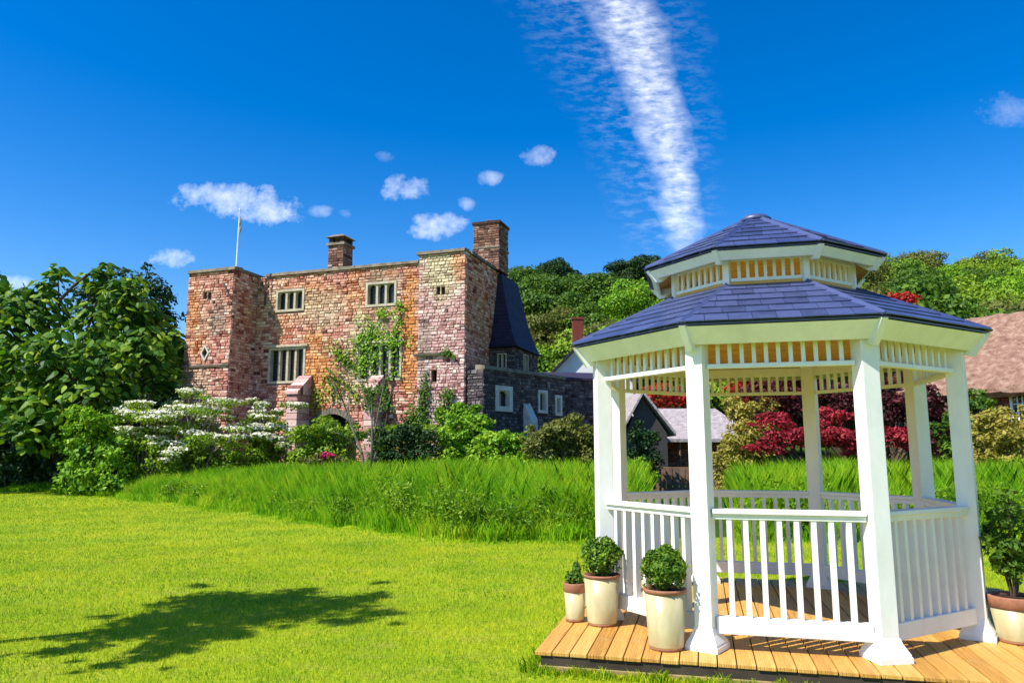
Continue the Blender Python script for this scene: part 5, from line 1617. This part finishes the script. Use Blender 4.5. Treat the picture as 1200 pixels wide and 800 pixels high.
# climbers on the gatehouse wall
def climber(label, cells, n, material, ly, seedv, lsize=.13):
    rs = np.random.default_rng(seedv)
    Ps = []; paths = []
    for (px0, py0, px1, py1, wd, cnt) in cells:
        for k in range(cnt):
            s = rs.random() ** .8
            px = px0 + (px1 - px0) * s + rs.normal() * wd; py = py0 + (py1 - py0) * s + rs.normal() * wd * .5
            x_, z_ = cl(px, py, ly)
            Ps.append((x_, ly - rs.uniform(.06, .2), z_))
        paths.append((cl(px0, py0, ly), cl(px1, py1, ly)))
    Ps = np.array(Ps)
    x0_ = Ps[:, 0].mean(); base = CO + exc * x0_ + eyc * (ly - .1); base.z = hz(base.x, base.y)
    t = thing('climbing_plant', label, 'climber', base, CA)
    Pl = Ps - np.array([x0_, ly - .1, base.z])
    N = np.tile(np.array([-.2, -1.0, .4]), (len(Pl), 1)) + rs.normal(size=Pl.shape) * .5
    o = link('foliage', poly_mesh('foliage', leaf_quads(Pl, N, lsize, .7), 4, np.clip(.5 + .25 * rs.normal(size=len(Pl)), 0, 1), material), t); o['kind'] = 'stuff'
    mb = MB()
    for (a, b_) in paths:
        A3 = Vector((a[0] - x0_, .1 - .07, a[1] - base.z)); B3 = Vector((b_[0] - x0_, .1 - .07, b_[1] - base.z))
        mb.tube([B3, B3.lerp(A3, .5) + Vector((.08, -.0, 0)), A3], [.03, .022, .01], 5)
    low_ = min(paths, key=lambda p: min(p[0][1], p[1][1])); pl = low_[1] if low_[1][1] < low_[0][1] else low_[0]
    mb.tube([(0, .03, -.1), ((pl[0] - x0_) * .6, .03, (pl[1] - base.z) * .5), (pl[0] - x0_, .03, pl[1] - base.z)], [.04, .035, .03], 5)
    mb.build('stems', 'bark', t)
climber('light green climber draped over the large right-hand mullioned window', [(432, 385, 425, 440, 6, 250), (452, 398, 470, 400, 8, 150), (440, 395, 420, 402, 8, 150), (470, 350, 464, 400, 4, 130), (450, 362, 448, 372, 4, 60), (460, 405, 462, 445, 5, 90), (428, 372, 445, 395, 9, 100), (438, 405, 440, 430, 6, 80)], 0, 'leaf_bright', 0.0, 91)
climber('wispy yellow-green climber on the wall between the two large windows', [(390, 400, 405, 425, 5, 80), (400, 412, 412, 430, 8, 130), (385, 430, 392, 470, 6, 90), (398, 440, 420, 470, 8, 100), (375, 455, 370, 480, 5, 60)], 0, 'leaf_light', 0.0, 92)
climber('dark green ivy at the foot of the pink corner block', [(500, 440, 494, 500, 4, 260), (484, 475, 482, 500, 4, 200), (526, 455, 524, 500, 4, 260), (492, 485, 490, 502, 7, 200), (524, 412, 528, 417, 4, 90)], 0, 'leaf_mid', -0.1, 93)
climber('dark ivy bush at the foot of the shaded right buttress', [(432, 450, 434, 478, 4, 240), (448, 450, 456, 480, 4, 160)], 0, 'leaf_mid', -0.75, 94)

# tree out of view on the left whose crown shades the lawn
k_ = 1 / math.tan(SUN_EL)
sx_, sy_ = math.cos(SUN_AZ) * k_, math.sin(SUN_AZ) * k_
def unshadow(px, py, z):
    g0 = atz(px, py, 0)
    return Vector((g0.x - sx_ * z, g0.y - sy_ * z, z))
stx = thing('lawn_tree', 'small ragged tree at the lawn side casting its shadow on the mown grass', 'tree', (0, 0, 0))
pts_ = [(60, 764, 3.6, .16), (95, 758, 3.8, .22), (130, 745, 4.0, .3), (165, 732, 4.3, .36), (200, 722, 4.5, .42), (225, 705, 4.8, .42), (255, 715, 4.6, .48), (250, 700, 5.0, .4), (290, 705, 4.8, .48), (215, 742, 4.2, .34), (245, 738, 4.3, .34),
        (300, 722, 4.6, .42), (335, 706, 4.9, .42), (345, 695, 5.1, .3), (365, 716, 4.8, .38), (395, 706, 5.0, .36), (430, 700, 5.1, .25), (445, 718, 4.9, .22), (400, 728, 4.7, .24), (190, 760, 3.9, .22), (215, 752, 4.0, .24), (120, 780, 3.5, .14), (172, 770, 3.7, .16)]
pts_ = [(a, b_, 4.3 + (a - 60) / 385 * 2.3, r_) for (a, b_, z, r_) in pts_]
pf = []
for (px, py, z, r_) in pts_:
    c_ = unshadow(px, py, z); pf.append((c_.x, c_.y, c_.z, r_, r_, r_ * .7))
bx, by = unshadow(205, 730, 5.2).x - 0.8, unshadow(205, 730, 5.2).y - 0.5
stx.location = (bx, by, 0)
pl_ = [(p[0] - bx, p[1] - by, *p[2:]) for p in pf]
pf2 = [(p[0] + rng.normal() * p[3] * 1.1, p[1] + rng.normal() * p[3] * 1.1, p[2] + rng.normal() * .12, p[3] * .3, p[3] * .3, p[3] * .25) for p in pl_ for k in range(3)]
o = link('crown', leaf_mesh('crown', pl_ + pf2, 7000, .12, 'leaf_mid', .6, jitter=1.0, inner=.1), stx); o['kind'] = 'stuff'
fk = unshadow(205, 730, 5.2) - Vector((bx, by, 0))
mb = MB(); mb.tube([(0, 0, -.1), fk * .35 + Vector((-.1, 0, .1)), fk], [.10, .08, .05], 8)
for n_, p in enumerate(pl_):
    e = Vector(p[:3]); mb.tube([fk, fk.lerp(e, .5) + Vector((0, 0, .06 * math.sin(n_))), e], [.03, .02, .006], 5)
mb.build('trunk', 'bark', stx)

# ------------------------------------------------------------ grass
def blades(n, X, Y, Z, hgt, wid, lean, tint, segs):
    """curved tapering blades; segs=1 triangle, 2 quad+triangle"""
    a = rng.uniform(0, 2 * np.pi, n); b_ = rng.uniform(0, 2 * np.pi, n)
    dx, dy = np.cos(a) * wid / 2, np.sin(a) * wid / 2
    lx, ly = np.cos(b_) * lean * hgt, np.sin(b_) * lean * hgt
    if segs == 1:
        Vt = np.empty((n, 3, 3))
        Vt[:, 0] = np.stack([X - dx, Y - dy, Z - .01], 1); Vt[:, 1] = np.stack([X + dx, Y + dy, Z - .01], 1); Vt[:, 2] = np.stack([X + lx, Y + ly, Z + hgt], 1)
        return Vt.reshape(-1, 3), np.repeat(tint, 1), 3
    Vq = np.empty((n, 5, 3))
    Vq[:, 0] = np.stack([X - dx, Y - dy, Z - .02], 1); Vq[:, 1] = np.stack([X + dx, Y + dy, Z - .02], 1)
    Vq[:, 2] = np.stack([X + dx * .8 + lx * .3, Y + dy * .8 + ly * .3, Z + hgt * .6], 1)
    Vq[:, 3] = np.stack([X + lx, Y + ly, Z + hgt], 1)
    Vq[:, 4] = np.stack([X - dx * .8 + lx * .3, Y - dy * .8 + ly * .3, Z + hgt * .6], 1)
    return Vq.reshape(-1, 3), tint, 5
# lawn
def on_deck(x, y):
    c_, s_ = math.cos(-GROT), math.sin(-GROT)
    u = (x - GX) * c_ - (y - GY) * s_; v = (x - GX) * s_ + (y - GY) * c_
    return (u > DU0 + .02) & (u < DU1) & (v > -DV - .0) & (v < DV)
Xs, Ys, Hs, Ws = [], [], [], []
for (y0, y1, dens, hg, wd) in [(4.9, 8, 2600, .034, .007), (8, 13, 1300, .036, .010), (13, 22, 420, .040, .016), (22, 34, 170, .05, .026)]:
    area = 0.75 * (y1 ** 2 - y0 ** 2)
    n = int(area * dens)
    y = np.sqrt(rng.uniform(y0 ** 2, y1 ** 2, n)); x = rng.uniform(-.75, .75, n) * y
    ok = (edge_s(x, y) < .5) & ~on_deck(x, y)
    x, y = x[ok], y[ok]
    Xs.append(x); Ys.append(y); Hs.append(rng.uniform(.5, 1.2, len(x)) * hg); Ws.append(np.full(len(x), wd))
X, Y, Hh, Ww = map(np.concatenate, (Xs, Ys, Hs, Ws))
Vv, tt, k = blades(len(X), X, Y, height(X, Y), Hh, Ww, .55, np.clip(.5 + .22 * rng.normal(size=len(X)), 0, 1), 1)
o = link('lawn_grass', poly_mesh('lawn_grass', Vv, k, tt, 'lawn_blade')); tag(o, 'short mown yellow-green grass of the lawn', 'grass', None, 'stuff')
# rough tufts along the deck edge
c_, s_ = math.cos(GROT), math.sin(GROT)
n = 2600
u = rng.uniform(DU0 - .1, DU1, n); v = -DV - np.abs(rng.normal(0, .06, n)) + .0
nl = 900
u = np.concatenate([u, DU0 - np.abs(rng.normal(0, .05, nl))]); v = np.concatenate([v, rng.uniform(-DV, DV, nl)])
x = GX + u * c_ - v * s_; y = GY + u * s_ + v * c_
cl_ = .5 + .5 * np.sin(u * 9) * np.sin(u * 23 + 1)
Vv, tt, k = blades(len(x), x, y, np.zeros(len(x)), rng.uniform(.03, .085, len(x)) * (.5 + .7 * cl_), np.full(len(x), .008), .5, np.clip(.4 + .2 * rng.normal(size=len(x)), 0, 1), 2)
o = link('edge_grass', poly_mesh('edge_grass', Vv, k, tt, 'lawn_blade')); tag(o, 'longer tufts of grass left along the deck edge', 'grass', None, 'stuff')
# long grass of the banks
def grass_h(x):
    return np.interp(x, [-24, -19, -15, -10, -5, 0, 5, 12, 30], [.32, .38, .5, .62, .74, .78, .72, .8, .8])
Xs, Ys, Hs, Ws = [], [], [], []
for (s0, s1, n, wd) in [(-.1, .9, 80000, .017), (.6, 3.0, 90000, .020), (2.6, 7.0, 70000, .028), (6, 13, 40000, .04)]:
    x = rng.uniform(-25, 19, n); s = rng.uniform(s0, s1, n)
    y = np.interp(x, EX, EY) + s + .35 * np.sin(x * 1.7) * .5 + .12 * np.sin(x * 5.3)
    ok = (np.abs(x) < .76 * y) & (corridor(x, y) > rng.random(len(x)))
    ok &= (y < 31.5 - .1 * (x + 11)) | (x > 3)
    # clumps
    cn = np.sin(x * 2.1 + np.sin(y * 1.3) * 2) * np.sin(y * 1.9 + x * .7)
    ok &= rng.random(len(x)) < (.72 + .28 * cn)
    x, y, s, cn = x[ok], y[ok], s[ok], cn[ok]
    h = grass_h(x) * rng.uniform(.55, 1.18, len(x)) * (1 + .16 * cn) * (.42 + .58 * sstep(-.1, .8, s))
    Xs.append(x); Ys.append(y); Hs.append(h); Ws.append(np.full(len(x), wd))
X, Y, Hh, Ww = map(np.concatenate, (Xs, Ys, Hs, Ws))
tn = np.clip(.5 + .2 * rng.normal(size=len(X)) + .15 * np.sin(X * 1.1) * np.sin(Y * .9), 0, 1)
Vv, tt, k = blades(len(X), X, Y, height(X, Y), Hh, Ww, .38, tn, 2)
o = None
nf = 26000
x = rng.uniform(-24, 18, nf); sf = rng.normal(-.02, .2, nf)
y = np.interp(x, EX, EY) + sf + .35 * np.sin(x * 1.7) * .5 + .12 * np.sin(x * 5.3)
okf = (np.abs(x) < .76 * y) & (corridor(x, y) > .5)
x, y, sf = x[okf], y[okf], sf[okf]
hf = np.clip(.13 + .5 * sf, .05, .4) * rng.uniform(.6, 1.4, len(x)) * np.interp(x, [-24, -10, 0], [.6, .8, 1])
V2, t2, _ = blades(len(x), x, y, height(x, y), hf, np.full(len(x), .016), .5, np.clip(.62 + .25 * rng.normal(size=len(x)), 0, 1), 2)
Vv = np.concatenate([Vv, V2]); tt = np.concatenate([tt, t2])
o = link('long_grass', poly_mesh('long_grass', Vv, k, tt, 'meadow_blade')); tag(o, 'tall lush meadow grass growing on the bank behind the lawn', 'grass', None, 'stuff')
# leafy weeds in the front of the bank
puffs = []
for i in range(330):
    x = random.uniform(-4, 16) if i < 270 else random.uniform(-16, -3)
    s = abs(random.gauss(0, .5)) + .15
    y = float(np.interp(x, EX, EY)) + s + .175 * math.sin(x * 1.7)
    if corridor(np.array(x), np.array(y)) < .5: continue
    z = hz(x, y); hh = random.uniform(.3, .95) * (1 if x > -3 else .7)
    puffs.append((x, y, z + hh * .55, .24, .24, hh * .55))
o = link('weeds', leaf_mesh('weeds', puffs, 32000, .085, 'leaf_weed', .45, jitter=.9, inner=.15)); tag(o, 'leafy nettles and weeds at the foot of the grassy bank', 'weeds', None, 'stuff')
